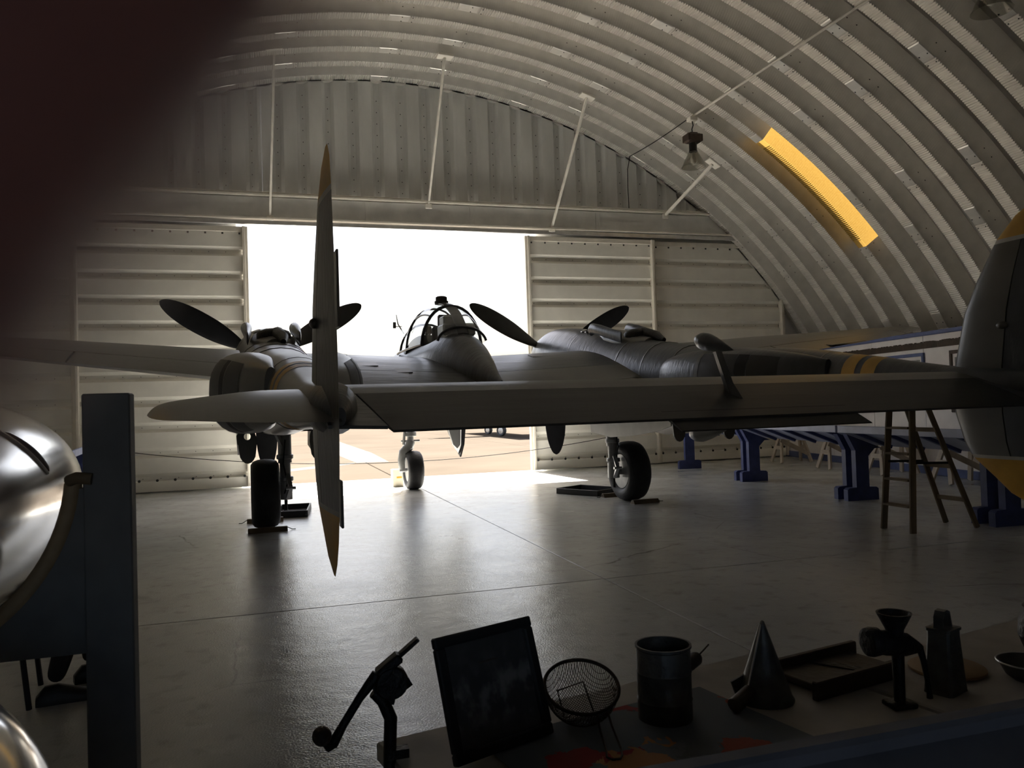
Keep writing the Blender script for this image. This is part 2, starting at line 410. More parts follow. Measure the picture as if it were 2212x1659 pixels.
# header channel with track
hd = empty('trim_1', (0, 16.6, 5.2), 0, 'grey steel header beam with sliding door track over the doorway', 'beam', kind='structure')
obj('beam', MB().box((3.0, -.03, .28), (16.0, .10, .44)), HEADER, hd)
obj('top_flange', MB().box((3.0, -.10, .53), (17.0, .20, .03)), FRAMEP, hd)
obj('bottom_flange', MB().box((3.0, -.10, .055), (15.6, .22, .03)), FRAMEP, hd)
obj('track', MB().box((3.0, -.13, -.02), (15.4, .05, .09), None, .008), ALU, hd)
obj('conduit', MB().tube([(-5.5, -.15, .575), (2.9, -.15, .575), (3.2, -.15, .555), (3.6, -.15, .555), (3.8, -.15, .575), (10.2, -.15, .575)], .014, 8), PIPE, hd)
for xx in (-3.0, 2.1, 4.3, 7.2): obj('splice_plate', MB().box((xx, -.085, .28), (.10, .012, .40), None, .004), HEADER, hd)

# door leaves
def leaf(n, x0, x1, y, label, open_side=None):
    d = empty('door_%d' % n, ((x0+x1)/2, y, 0), 0, label, 'door', kind='structure')
    w2 = (x1-x0)/2; pit = .482; z = .30
    # strips with recessed groove
    mesh = {}
    zt = 5.08
    edges = []
    zz = 4.70
    cuts = []
    while zz > .35: cuts.append(zz); zz -= pit
    cuts = cuts[::-1]
    prev = .22
    for c in cuts+[5.0]:
        h = c-prev
        # profile in (y,z): flat, then groove at the top of the strip
        p = [(0, 0), (0, h-.19), (.075, h-.135), (.075, h-.06), (0, h), (.10, h), (.10, 0)] if c < 4.99 else [(0, 0), (0, h), (.10, h), (.10, 0)]
        mb = MB(); mb.loft([[(xx, yy, q) for yy, q in p] for xx in (-w2+.10, w2-.10)])
        obj('door_panel', mb, DOORP, d, loc=(0, 0, prev)); prev = c
    for sx in (-1, 1):
        obj('stile', MB().box((sx*(w2-.05), 0, 2.56), (.10, .11, 5.06), None, .006).box((sx*(w2-.075), -.065, 2.56), (.05, .05, 5.06), None, .006), FRAMEP, d)
    obj('bottom_rail', MB().box((0, .01, .125), (2*w2-.2, .09, .20), None, .006), DOORP, d)
    obj('top_rail', MB().box((0, .01, 5.04), (2*w2-.2, .09, .10), None, .006), FRAMEP, d)
    b = MB()
    k = int((2*w2-.3)/.30)
    for i in range(k+1):
        xx = -w2+.15+(2*w2-.3)*i/max(1, k); b.lathe([(.026, -.006), (.026, .004), (.01, .008)], 8, (xx, 0, 0), 'Y')
    o0 = len(b.v)
    b.v = [(v[0], -v[1]-.038, v[2]+.235) for v in b.v]
    for i in range(k+1):
        xx = -w2+.15+(2*w2-.3)*i/max(1, k); b.box((xx, -.04, 4.95), (.035, .012, .035))
        for c in cuts: b.box((xx+.05, .071, c-.098), (.013, .01, .013))
    q = obj('bolts', b, BOLT, d); q['kind'] = 'stuff'
    return d
leaf(1, -3.36, -.25, 16.50, 'cream ribbed sliding door leaf at the left jamb of the bright opening')
leaf(2, -6.6, -3.30, 16.62, 'cream ribbed sliding door leaf behind the polished tank and dark post')
leaf(3, 5.45, 8.56, 16.50, 'cream ribbed sliding door leaf at the right jamb of the bright opening')
leaf(4, 8.50, 12.02, 16.62, 'cream ribbed sliding door leaf next to the white side wall')

# roof braces
BR = [((.18, 16.48, 5.29), (.31, 15.12, 8.02)), ((3.36, 16.48, 5.66), (3.48, 15.08, 8.20)), ((6.08, 16.48, 5.26), (6.38, 14.98, 7.62)), ((8.85, 16.48, 5.66), (9.06, 14.72, 6.34))]
BL = ['long white roof brace standing over the left of the doorway', 'white roof brace rising above the canopy, second from the left', 'white slanted roof brace above the right propeller', 'short white slanted roof brace beside the hanging lamp']
for (a, b), lab in zip(BR, BL):
    t = empty('roof_brace', a, 0, lab, 'brace', 'roof braces over the door header')
    a_, b_ = Vector(a), Vector(b)
    obj('bar', MB().bar((0, 0, 0), b_-a_, .065, .045, (1, 0, 0), .006), PIPE, t)
    n = Vector((b_.x-XC, 0, b_.z-ZC)).normalized()
    ang = atan2(n.x, n.z)
    obj('end_plate', MB().box((0, 0, 0), (.30, .22, .05), None, .008), PIPE, t, loc=b_-a_+n*.03, rot=(0, ang, 0))
    obj('foot_clip', MB().box((0, -.03, -.02), (.14, .05, .10), None, .008), PIPE, t)

# lamps, conduit
def lamp(p, label, hang=.34, s=1.0):
    t = empty('high_bay_lamp', p, 0, label, 'lamp', 'hanging warehouse lamps')
    obj('canopy_box', MB().box((0, 0, -.03), (.16, .16, .07), None, .01), PIPE, t)
    obj('chain', MB().tube([(0, 0, -.05), (.02, 0, -.14), (-.01, 0, -.22), (0, 0, -hang)], .012, 6), IRON, t)
    bl = obj('ballast', MB().box((0, 0, -hang-.10), (.30, .20, .18), None, .03).box((0, 0, -hang-.02), (.16, .14, .06), None, .01), LAMPM, t)
    obj('cooling_fin', MB().box((-.13, 0, -hang-.10), (.06, .24, .14), None, .01), LAMPM, bl); obj('cooling_fin', MB().box((.13, 0, -hang-.10), (.06, .24, .14), None, .01), LAMPM, bl)
    obj('socket', MB().lathe([(.06, -hang-.18), (.075, -hang-.20), (.075, -hang-.33), (.085, -hang-.36)], 20), IRON, t)
    obj('reflector', MB().lathe([(.085, -hang-.36), (.12, -hang-.42), (.17, -hang-.52), (.21, -hang-.62), (.235, -hang-.66), (.225, -hang-.66), (.16, -hang-.52), (.075, -hang-.37)], 32, caps=False), LENS, t, 60)
    obj('bulb', MB().lathe([(.001, -hang-.60), (.05, -hang-.57), (.06, -hang-.50), (.035, -hang-.38)], 16), PIPE, t, 60)
    return t
lamp((8.02, 13.70, 6.88), 'hanging warehouse lamp with glass reflector below the roof pipe', .30)
lamp((8.5, 7.45, 6.70), 'warehouse lamp partly cut off at the upper right corner', .02)
cp = MB()
pts = []
for i in range(25):
    f = i/24; y = 13.75+(5.5-13.75)*f; x = 8.06+.10*f
    pts.append((x, y, arch_z(x, RAD-.03)))
cp.tube(pts, .022, 8)
tag(obj('roof_conduit', cp, PIPE), 'straight white pipe clipped under the roof ribs running to the lamp', 'pipe')
cp = MB(); pts = []
for i in range(20):
    f = i/19; y = 13.8+2.9*f; x = 8.05-.07*f
    pts.append((x, y, arch_z(x, RAD-.03)-.04*sin(pi*f)))
pts = pts[:-2]+[(7.98, 16.52, 6.70), (7.97, 16.52, 6.3), (7.97, 16.50, 5.80)]
tag(obj('lamp_cable', cp.tube(pts, .010, 6), IRON), 'thin dark cable running from the hanging lamp to the gable wall', 'cable')

# ------------------------------------------------------------------ outside
ap = empty('apron', (0, 0, 0), 0, 'sunlit tan concrete apron outside the hangar door', 'pavement', kind='structure')
obj('ground', MB().box((0, 216.82, -.16), (400, 400, .24)), CONC, ap)
for i, x0 in enumerate((-15.4, -9.4, -3.4, 2.6, 8.6, 14.6)):
    for j in range(5):
        obj('concrete_slab', MB().box((x0+3.0, 16.83+3.0+6*j, -.035), (5.97, 5.97, .05), None, .01), CONC, ap)
obj('painted_line', MB().prism([(.2, 20.0), (.2, 20.9), (1.9, 22.4), (2.32, 22.4), (2.25, 21.9)], -.010, -.007, 'XY'), LINE, ap)
obj('painted_stripe', MB().prism([(2.35, 22.3), (3.2, 22.05), (3.35, 27), (3.2, 38), (2.3, 38), (2.2, 26.5)], -.010, -.007, 'XY'), LINE, ap)

def parked_plane():
    t = empty('parked_aircraft', (10.4, 35.7, 0), 0, 'distant parked aircraft on the sunny apron, mostly hidden behind the fighter', 'aircraft')
    def wheel(x, y, r):
        obj('tyre', MB().lathe([(r*.6, -.07), (r*.9, -.09), (r, -.05), (r, .05), (r*.9, .09), (r*.6, .07)], 24, (0, 0, 0), 'X'), RUBBER, t, 50, loc=(x, y, r), rot=(0, 0, .5))
        obj('wheel_hub', MB().lathe([(.02, -.085), (r*.6, -.07), (r*.6, .07), (.02, .085)], 16, (0, 0, 0), 'X'), ALU, t, 50, loc=(x, y, r), rot=(0, 0, .5))
        obj('gear_leg', MB().tube([(x, y, r), (x+.04, y, .7), (x+.1, y, 1.3)], .05, 8).tube([(x+.12, y, r), (x+.14, y, .9)], .03, 8), ALU, t)
    wheel(0, 0, .26); wheel(2.9, 1.4, .26); wheel(.2, 3.0, .22)
    def rr(x, y, hw, hh, zc): return [(x, y+hw*cos(2*pi*k/16), zc+hh*sin(2*pi*k/16)) for k in range(16)]
    obj('fuselage', MB().loft([rr(-3.2, 1.5, .08, .1, 1.7), rr(-2.8, 1.5, .4, .45, 1.7), rr(-1, 1.5, .5, .6, 1.75), rr(1, 1.5, .5, .6, 1.75), rr(3.2, 1.5, .25, .35, 1.8), rr(5.0, 1.5, .06, .12, 1.9)]), PALES, t, 60)
    obj('wing', MB().loft([[(-.6, y, 1.35+.02*abs(y-1.5)), (-.1, y, 1.48+.02*abs(y-1.5)), (1.3, y, 1.36+.02*abs(y-1.5)), (-.1, y, 1.29+.02*abs(y-1.5))] for y in (-3.6, 1.5, 6.6)]), PALES, t)
    obj('tail_fin', MB().prism([(3.6, 1.9), (4.8, 1.9), (4.9, 2.8), (4.3, 2.8)], 1.46, 1.54, 'XZ'), WOOD, t)
    obj('canopy', MB().sphere((0, 1.5, 2.25), 1, 16, 10, (.9, .35, .4)), GLASS, t, 60)
    obj('propeller', MB().tube([(-3.3, 1.5, 1.1), (-3.3, 1.5, 1.7), (-3.3, 1.5, 2.3)], [.03, .07, .03], 8), BLACKP, t)
    return t
parked_plane()

# ------------------------------------------------------------------ right-hand partition wall
WA = Vector((12.12, 17.20, 0)); WD = Vector((-.1645, -.9864, 0)); WN = Vector((-.9864, .1645, 0))
wr = empty('wall_right', WA, atan2(WD.y, WD.x), 'white panelled side wall with blue trim and picture frames', 'wall', kind='structure')
# local: x along wall, y = toward room is +? (rotated) -> room side is -y
WLEN = 14.0
for i in range(9):
    a = .56+1.58*(i-1)+.5; obj('wall_panel', MB().box((a+.79, .03, 1.22), (1.572, .06, 2.44), None, .004), WHITEW, wr)
obj('cap_trim', MB().box((6.6, .0, 2.47), (14.4, .16, .07), None, .01), BLUE, wr)
bs = MB().box((6.6, -.015, .07), (14.4, .03, .14), None, .008)
obj('baseboard', bs, BLUE, wr)
# belt of cartridges hung along the wall
am = MB(); x = .6
random.seed(3)
while x < 13:
    h = .10+random.random()*.025; am.box((x, -.02, 2.265+(h-.11)/2), (.024, .03, h)); x += .0285
am.box((6.8, -.012, 2.25), (12.4, .02, .05))
q = tag(obj('cartridge_belt', am, DARKW), 'long dark belt of cartridges strung along the white side wall', 'cartridge belt', kind='stuff')
q.parent = None; q.matrix_world = Matrix.Translation(WA) @ Matrix.Rotation(atan2(WD.y, WD.x), 4, 'Z')
def wall_picture(a0, a1, z0, z1, fm, lab):
    W = Matrix.Translation(WA) @ Matrix.Rotation(atan2(WD.y, WD.x), 4, 'Z')
    t = empty('wall_picture', W @ Vector(((a0+a1)/2, 0, (z0+z1)/2)), atan2(WD.y, WD.x), lab, 'picture', 'framed pictures on the side wall')
    w2, h2 = (a1-a0)/2, (z1-z0)/2; b = .06
    f = MB()
    for c, s_ in (((0, -.02, h2-b/2), (2*w2, .04, b)), ((0, -.02, -h2+b/2), (2*w2, .04, b)), ((-w2+b/2, -.02, 0), (b, .04, 2*h2-2*b)), ((w2-b/2, -.02, 0), (b, .04, 2*h2-2*b))): f.box(c, s_, None, .006)
    obj('frame', f, fm, t)
    obj('mount', MB().box((0, -.008, 0), (2*w2-2*b, .016, 2*h2-2*b)), WHITEW, t)
    obj('print', MB().box((0, -.019, 0), (2*w2-4*b, .006, 2*h2-4*b)), mat('old_print', (.30, .30, .28), .6, 0, .6, 5, detail=8), t)
    return t
wall_picture(3.7, 5.84, 1.15, 2.14, BLUE, 'wide blue framed picture on the white wall above the boom')
wall_picture(6.52, 7.9, 1.09, 2.13, DARKW, 'brown framed picture on the white wall half hidden by the yellow tipped fin')

# ------------------------------------------------------------------ reading rails on pedestals
def pedestal(parent, y, xoff=0.0):
    poly = [(-.24, 0), (.24, 0), (.24, .15), (.21, .175), (.10, .18), (.10, .60), (.22, .73), (.34, .70), (.34, .74), (-.22, .965), (-.22, .90), (-.10, .72), (-.10, .18), (-.21, .175), (-.24, .15)]
    return obj('pedestal', MB().prism([(a+xoff, b) for a, b in poly], y-.045, y+.045), BLUED, parent)
def rail(p0, p1, label, side=1):
    p0, p1 = Vector(p0), Vector(p1); d = p1-p0; L = d.length
    rz = atan2(d.y, d.x)-pi/2
    t = empty('reading_rail', p0, rz, label, 'display rail', 'slanted reading rails on blue pedestals')
    s = side
    a = atan2(.24, .60)
    def X(v): return v*s
    R = Matrix.Rotation(s*a, 3, 'Y')
    obj('slanted_board', MB().box((X(.07), L/2, .865), (.70, L-.02, .03), R, .004), BLUEL, t)
    obj('edge_board', MB().box((X(-.255), L/2, .975), (.035, L-.02, .10), None, .006), BLUEL, t)
    n = max(2, int(L/.5))
    for i in range(n):
        y = L*(i+.5)/n; obj('batten', MB().box((X(.06), y, .83), (.60, .06, .045), R, .004), BLUED, t)
    for y in (.10, L-.10):
        poly = [(-.24, 0), (.24, 0), (.24, .15), (.21, .175), (.10, .18), (.10, .60), (.20, .70), (.31, .705), (-.22, .905), (-.10, .68), (-.10, .18), (-.21, .175), (-.24, .15)]
        obj('pedestal', MB().prism([(X(q), z) for q, z in poly], y-.045, y+.045), BLUED, t)
    return t
rail((7.60, 6.85, 0), (7.78, 9.28, 0), 'slanted blue reading rail behind the stepladder')
rail((7.80, 9.32, 0), (8.05, 12.22, 0), 'slanted blue reading rail below the tail trim tab')
rail((8.07, 12.26, 0), (8.45, 15.12, 0), 'slanted blue reading rail nearest the right-hand door leaf')
rail((7.40, 3.2, 0), (7.58, 6.80, 0), 'slanted blue reading rail below the yellow fin tip')
rail((-3.05, 15.15, 0), (-2.75, 12.2, 0), 'slanted blue reading rail seen between the tank and the dark post', 1)
rail((-2.74, 12.15, 0), (-2.45, 9.3, 0), 'slanted blue reading rail hidden behind the dark post', 1)

# trestle tables along the side wall
def sawhorse(p, rz, label):
    t = empty('sawhorse', p, rz, label, 'sawhorse', 'wooden sawhorses under the side tables')
    obj('top_beam', MB().box((0, 0, .66), (.72, .09, .09), None, .006), PINE, t)
    for sx in (-1, 1):
        for sy in (-1, 1):
            obj('leg', MB().bar((sx*.22, sy*.02, .66), (sx*.34, sy*.24, 0.008), .09, .035, (1, 0, 0)), PINE, t)
        obj('brace', MB().bar((sx*.29, .16, .33), (sx*.29, -.16, .33), .03, .08), PINE, t)
    obj('diagonal', MB().bar((-.30, -.14, .50), (.31, -.20, .18), .03, .09), PINE, t)
    return t
ST = Vector((-.9864, .1645, 0))
for i, (x, y) in enumerate(((10.98, 15.1), (10.78, 13.3), (10.72, 11.85), (10.45, 10.1), (10.2, 8.4))):
    sawhorse((x, y, 0), atan2(WD.y, WD.x)+pi/2, ['pale sawhorse nearest the door corner under the side table', 'pale sawhorse half hidden by the blue double pedestal', 'pale sawhorse seen through the stepladder', 'pale sawhorse beside the yellow fin tip', 'pale sawhorse hidden behind the tail fin'][i])
for i, (a, b) in enumerate((((11.0, 15.75), (10.62, 12.65)), ((10.60, 12.55), (10.05, 8.0)))):
    p = Vector(a+(0,)); q = Vector(b+(0,)); d = q-p
    tag(obj('table_board', MB().box((d.length/2, 0, .715), (d.length, .84, .02), None, .004), mat('beige_board', (.50, .43, .34), .6, 0, .12, 4), None, loc=p, rot=(0, 0, atan2(d.y, d.x))),
        ['beige board laid on sawhorses by the door corner', 'beige board laid on sawhorses behind the stepladder'][i], 'table top', 'table boards along the side wall')

# rope barrier across the doorway
rp = []
for i in range(41):
    f = i/40; x = -2.84+(8.16+2.84)*f; rp.append((x, 15.25-.35*sin(pi*f)*0-.15*f, .94-.54*4*f*(1-f)*.98+.04*f))
tag(obj('rope_barrier', MB().tube(rp, .007, 6), IRON), 'thin dark rope sagging across the open doorway', 'rope')

# stepladder
def stepladder():
    t = empty('stepladder', (6.33, 6.95, 0), 0, 'old wooden stepladder standing open under the tailplane', 'ladder')
    yw = .205
    for s in (-1, 1): obj('front_rail', MB().bar((0, s*yw, 0), (.12, s*yw*.72, 1.60), .025, .075, (1, 0, 0), .004), WOOD, t)
    for s in (-1, 1): obj('rear_leg', MB().bar((.84, s*yw*1.0, 0), (.20, s*yw*.66, 1.56), .025, .06, (1, 0, 0), .004), WOOD, t)
    for i in range(5):
        z = .27*(i+1); f = z/1.6; obj('tread', MB().box((.12*f, 0, z), (.10, 2*yw*(1-.28*f)-.03, .022), None, .003), WOOD, t)
    for z in (.30, .66, 1.05):
        f = z/1.56; x = .84-.64*f; obj('rear_brace', MB().box((x, 0, z), (.025, 2*yw*(1-.34*f), .045), None, .003), WOOD, t)
    for s in (-1, 1): obj('spreader', MB().bar((.06, s*yw*.82, .72), (.53, s*yw*.82, .70), .012, .025), IRON, t)
    obj('top_cap', MB().box((.16, 0, 1.61), (.20, .34, .03), None, .004), WOOD, t)
stepladder()

# ------------------------------------------------------------------ the twin-boom fighter
AC = empty('fighter_aircraft', (2.595, 9.0, 0), radians(1.8), 'dark twin-boom fighter aircraft parked facing the open hangar door', 'aircraft')
def ering(u0_, v, zt, zb, hw, n=28, e=2.2):
    zc, hh = (zt+zb)/2, (zt-zb)/2; out = []
    for k in range(n):
        a = 2*pi*k/n; c, s = cos(a), sin(a)
        out.append((u0_+hw*math.copysign(abs(c)**(2/e), c), v, zc+hh*math.copysign(abs(s)**(2/e), s)))
    return out
def interp(tab, n):
    out = []
    for i in range(len(tab)-1):
        for j in range(n):
            f = j/n; p0 = tab[max(i-1, 0)]; p1 = tab[i]; p2 = tab[i+1]; p3 = tab[min(i+2, len(tab)-1)]
            out.append(tuple(.5*(2*b+(c-a)*f+(2*a-5*b+4*c-d)*f*f+(3*b-a-3*c+d)*f**3) for a, b, c, d in zip(p0, p1, p2, p3)))
    out.append(tuple(tab[-1])); return out

# booms
BOOM = [(4.18, 2.70, 1.78, .40), (3.8, 2.72, 1.58, .46), (3.0, 2.64, 1.42, .49), (2.2, 2.52, 1.28, .49), (1.4, 2.37, 1.20, .48), (.5, 2.23, 1.20, .46), (-.5, 2.09, 1.22, .40), (-1.5, 1.99, 1.27, .33), (-2.3, 1.92, 1.31, .27), (-3.2, 1.79, 1.33, .21), (-4.0, 1.66, 1.35, .15), (-4.5, 1.60, 1.37, .10), (-4.72, 1.54, 1.41, .03)]
def boom_at(v):
    T = BOOM
    for a, b in zip(T, T[1:]):
        if a[0] >= v >= b[0]:
            f = (a[0]-v)/(a[0]-b[0]); return [x+(y-x)*f for x, y in zip(a, b)]
    return T[-1]
for s in (-1, 1):
    U = s*2.44
    bo = obj('boom', MB().loft([ering(U, *q) for q in interp(BOOM, 4)]), OLIVE2 if s > 0 else OLIVE, AC, 50)
    # panel joints as thin raised straps
    for v in (3.35, 2.6, 1.0, .3, -.35, -2.75):
        b1 = boom_at(v)
        o = obj('panel_strap', MB().loft([ering(U, v+d, b1[1]+g, b1[2]-g, b1[3]+g) for d, g in ((-.018, -.004), (-.014, .004), (.014, .004), (.018, -.004))], False), OLIVE, bo, 50)
    for v in (-3.14, -3.355):
        r1, r2 = boom_at(v+.073), boom_at(v-.073)
        o = obj('yellow_band', MB().loft([ering(U, v+.073, r1[1]+.003, r1[2]-.003, r1[3]+.003), ering(U, v-.073, r2[1]+.003, r2[2]-.003, r2[3]+.003)], False), YELLOW, bo, 50)
        o['label'] = 'yellow band'
    # spinner and propeller
    sp = obj('spinner', MB().lathe([(.385, 4.16), (.38, 4.30), (.35, 4.48), (.28, 4.70), (.18, 4.88), (.08, 4.97), (.001, 5.0)], 32, (U, 0, 2.30), 'Y'), OLIVE, AC, 50)
    bt = [(.22, .10, .10, 40), (.38, .15, .085, 40), (.55, .26, .055, 36), (.80, .345, .042, 30), (1.05, .365, .034, 25), (1.30, .345, .026, 22), (1.50, .285, .020, 20), (1.64, .20, .015, 19), (1.72, .11, .010, 18), (1.752, .02, .006, 18)]
    for ang in (-59.6, 60.4, 180):
        rings = []
        for r, wd, th, pt in interp(bt, 3):
            p = radians(pt)*s; ring = []
            for k in range(14):
                a = 2*pi*k/14; c = wd/2*cos(a); t_ = th/2*sin(a); ring.append(Vector((c*cos(p)-t_*sin(p), c*sin(p)+t_*cos(p), r)))
            rings.append(ring)
        mb = MB().loft(rings); mb.xf(Matrix.Translation((U, 4.32, 2.30)) @ Matrix.Rotation(radians(ang), 4, 'Y'))
        obj('propeller_blade', mb, BLACKP, AC, 50)
    # radiator pods
    for q in (-1, 1):
        tab = [(-.30, 1.80, 1.55, .03, .42), (-.42, 1.92, 1.42, .16, .40), (-.70, 1.98, 1.32, .27, .37), (-1.15, 2.00, 1.27, .32, .345), (-1.6, 1.98, 1.28, .31, .335), (-2.1, 1.93, 1.30, .24, .30), (-2.55, 1.86, 1.33, .14, .25), (-2.9, 1.78, 1.37, .05, .20)]
        t2 = interp(tab, 6)
        pod = obj('radiator_pod', MB().loft([ering(U+q*r[4], r[0], r[1], r[2], r[3], 28, 2.5) for r in t2]), OLIVE if s < 0 else OLIVE2, AC, 50)
        def flank(v0, v1, g, lo=-6, hi=4):
            rg = []
            for i in range(5):
                v = v0+(v1-v0)*i/4; rr = min(t2, key=lambda r: abs(r[0]-v))
                j = t2.index(rr); r2_ = t2[j+1] if rr[0] > v and j+1 < len(t2) else (t2[j-1] if rr[0] < v and j > 0 else rr)
                f = 0 if r2_ is rr else (v-rr[0])/(r2_[0]-rr[0]); rr = [x+(y-x)*f for x, y in zip(rr, r2_)]
                e = ering(U+q*rr[4], v, rr[1]+g, rr[2]-g, rr[3]+g, 28, 2.5)
                rg.append([e[k % 28] if q > 0 else e[(14-k) % 28] for k in range(lo, hi+1)])
            return MB().loft(rg, False, False)
        obj('outlet_shutter', flank(-1.42, -1.95, .004), BLACKP, pod, 50)
        obj('outlet_slot', flank(-1.96, -2.10, .005), DARKIN, pod, 50)
        obj('outlet_shutter', flank(-2.11, -2.45, .004), BLACKP, pod, 50)
        obj('outlet_lip', flank(-1.36, -1.42, .007, -7, 5), OLIVE, pod, 50)
    # turbocharger on the boom top
    tc = obj('turbo_housing', MB().loft([ering(U, v, z, z-.30, h, 20, 2.0) for v, z, h in ((2.25, 2.50, .08), (2.0, 2.54, .20), (1.7, 2.50, .26), (1.35, 2.44, .28), (1.0, 2.37, .24), (.75, 2.30, .14))]), OLIVE, AC, 50)
    obj('turbine_wheel', MB().lathe([(.02, 2.46), (.10, 2.45), (.18, 2.42), (.20, 2.39), (.20, 2.27)], 24, (U, 1.12, 0)), IRON, tc, 40)
    obj('exhaust_shroud', MB().tube([(U, 1.3, 2.40), (U+.04, 1.0, 2.38), (U+.08, .75, 2.32), (U+.08, .55, 2.25)], [.06, .085, .07, .03], 12), IRON, tc, 50)
    for q in (-1, 1):
        mb = MB().loft([ering(U+q*.30, v, z, z-.16, h, 14, 2.0) for v, z, h in ((2.02, 2.60, .055), (1.96, 2.62, .07), (1.7, 2.57, .06), (1.3, 2.47, .035), (1.05, 2.41, .01))])
        sc_ = obj('air_scoop', mb, OLIVE2, tc, 50)
        obj('scoop_mouth', MB().loft([ering(U+q*.30, 2.025, 2.59, 2.46, .045, 14, 2.0), ering(U+q*.30, 2.03, 2.588, 2.462, .043, 14, 2.0)]), DARKIN, sc_)
        obj('bleed_slot', MB().box((U+q*.16, 2.45, 2.545), (.10, .05, .02), (0, q*.3, 0), .004).box((U+q*.16, 2.60, 2.565), (.10, .05, .02), (0, q*.3, 0), .004), ALU, tc)
    # intake scoop at the nacelle chin
    obj('chin_intake', MB().loft([ering(U, v, zt, zb, h, 24, 2.6) for v, zt, zb, h in ((4.20, 2.0, 1.66, .30), (3.9, 2.0, 1.58, .34), (3.2, 2.0, 1.45, .36), (2.4, 2.0, 1.36, .34), (1.6, 1.9, 1.30, .26))]), OLIVE, AC, 50)

# wing
def af(t, m_=.022, n=15):
    up_, lo = [], []
    for i in range(n+1):
        x = .5*(1-cos(pi*i/n)); yt = 5*t*(.2969*sqrt(x)-.1260*x-.3516*x*x+.2843*x**3-.1036*x**4)
        p = .4; yc = m_/p**2*(2*p*x-x*x) if x < p else m_/(1-p)**2*((1-2*p)+2*p*x-x*x)
        up_.append((x, yc+yt)); lo.append((x, yc-yt))
    return up_, lo
WS = [(0, 3.05, .20, 1.93, 1.66, .165), (2.44, 2.98, .22, 2.06, 1.77, .160), (5.0, 2.72, .62, 2.29, 2.10, .140), (6.3, 2.55, .90, 2.40, 2.26, .125), (7.2, 2.37, 1.13, 2.48, 2.39, .110), (7.6, 2.24, 1.28, 2.52, 2.45, .10), (7.82, 2.08, 1.44, 2.54, 2.50, .08), (7.92, 1.86, 1.64, 2.55, 2.54, .05)]
def wsec(u):
    a = abs(u)
    for p, q in zip(WS, WS[1:]):
        if p[0] <= a <= q[0]:
            f = (a-p[0])/(q[0]-p[0]); return [x+(y-x)*f for x, y in zip(p, q)]
    return WS[-1]
def wring(u, f0, f1, sec=None):
    _, le, te, zl, zt, t = sec or wsec(u); c = le-te; up_, lo = af(t)
    def samp(L, f):
        for (x0, y0), (x1, y1) in zip(L, L[1:]):
            if x0 <= f <= x1: return y0+(y1-y0)*(f-x0)/max(1e-9, x1-x0)
        return L[-1][1]
    N = 14; xs = [f0+(f1-f0)*(.5*(1-cos(pi*i/N)) if f0 == 0 else i/N) for i in range(N+1)]
    def P(x, y): return (u, le-c*x, zl+(zt-zl)*x+y*c)
    return [P(x, samp(up_, x)) for x in xs]+[P(x, samp(lo, x)) for x in xs[::-1]]
def wpanel(us, f0, f1): return MB().loft([wring(u, f0, f1) for u in us])
def lin(a, b, n): return [a+(b-a)*i/n for i in range(n+1)]
cw = obj('centre_wing', wpanel(lin(-2.44, 2.44, 8), 0, .78), OLIVE2, AC, 40)
for s in (-1, 1):
    ow = obj('outer_wing', wpanel([s*x for x in [2.44, 3.2, 4.2, 5.0, 5.7, 6.3, 6.8, 7.2, 7.45, 7.6, 7.72, 7.82, 7.88, 7.92]], 0, .775), OLIVE, AC, 40)
    obj('wing_tip_edge', wpanel([s*x for x in [7.22, 7.45, 7.6, 7.72, 7.82, 7.88, 7.92]], .775, 1), OLIVE, ow, 40)
    obj('flap', wpanel(lin(s*.10, s*2.05, 3), .783, 1), OLIVE2 if s < 0 else OLIVE, cw, 40)
    obj('flap', wpanel(lin(s*2.85, s*4.55, 3), .78, 1), OLIVE, ow, 40)
    obj('aileron', wpanel(lin(s*4.57, s*7.20, 5), .78, 1), OLIVE, ow, 40)
    obj('trim_tab', MB().box((s*5.7, .78, wsec(5.7)[4]+.028), (.62, .13, .006), (.12, s*-.1, 0)), OLIVE, ow)
    # root fillet against the boom, pale trailing edge
    obj('wing_fillet', MB().loft([[(s*u, v, z) for u, v, z in ((2.02, .42, 1.80), (2.30, .10, 1.72), (2.30, .05, 1.66), (2.02, .30, 1.70))], [(s*u, v, z) for u, v, z in ((1.55, .28, 1.735), (1.60, .16, 1.70), (1.60, .14, 1.66), (1.55, .22, 1.68))]]), PALES, cw)
for u, v0, v1, w_ in ((-1.35, 1.05, 1.25, .28), (-.95, .75, .95, .22), (1.15, 1.6, 1.8, .22), (-1.6, 1.9, 2.1, .25)):
    s1 = wsec(u); c = s1[1]-s1[2]
    def topz(v):
        x = (s1[1]-v)/c; L = af(s1[5])[0]
        for (x0, y0), (x1, y1) in zip(L, L[1:]):
            if x0 <= x <= x1: return s1[3]+(s1[4]-s1[3])*x+c*(y0+(y1-y0)*(x-x0)/(x1-x0))
        return s1[4]
    obj('access_panel', MB().loft([[(u-w_/2, v0, topz(v0)-.004), (u+w_/2, v0, topz(v0)-.004), (u+w_/2, v0, topz(v0)+.0035), (u-w_/2, v0, topz(v0)+.0035)], [(u-w_/2, v1, topz(v1)-.004), (u+w_/2, v1, topz(v1)-.004), (u+w_/2, v1, topz(v1)+.0035), (u-w_/2, v1, topz(v1)+.0035)]]), OLIVE, cw)

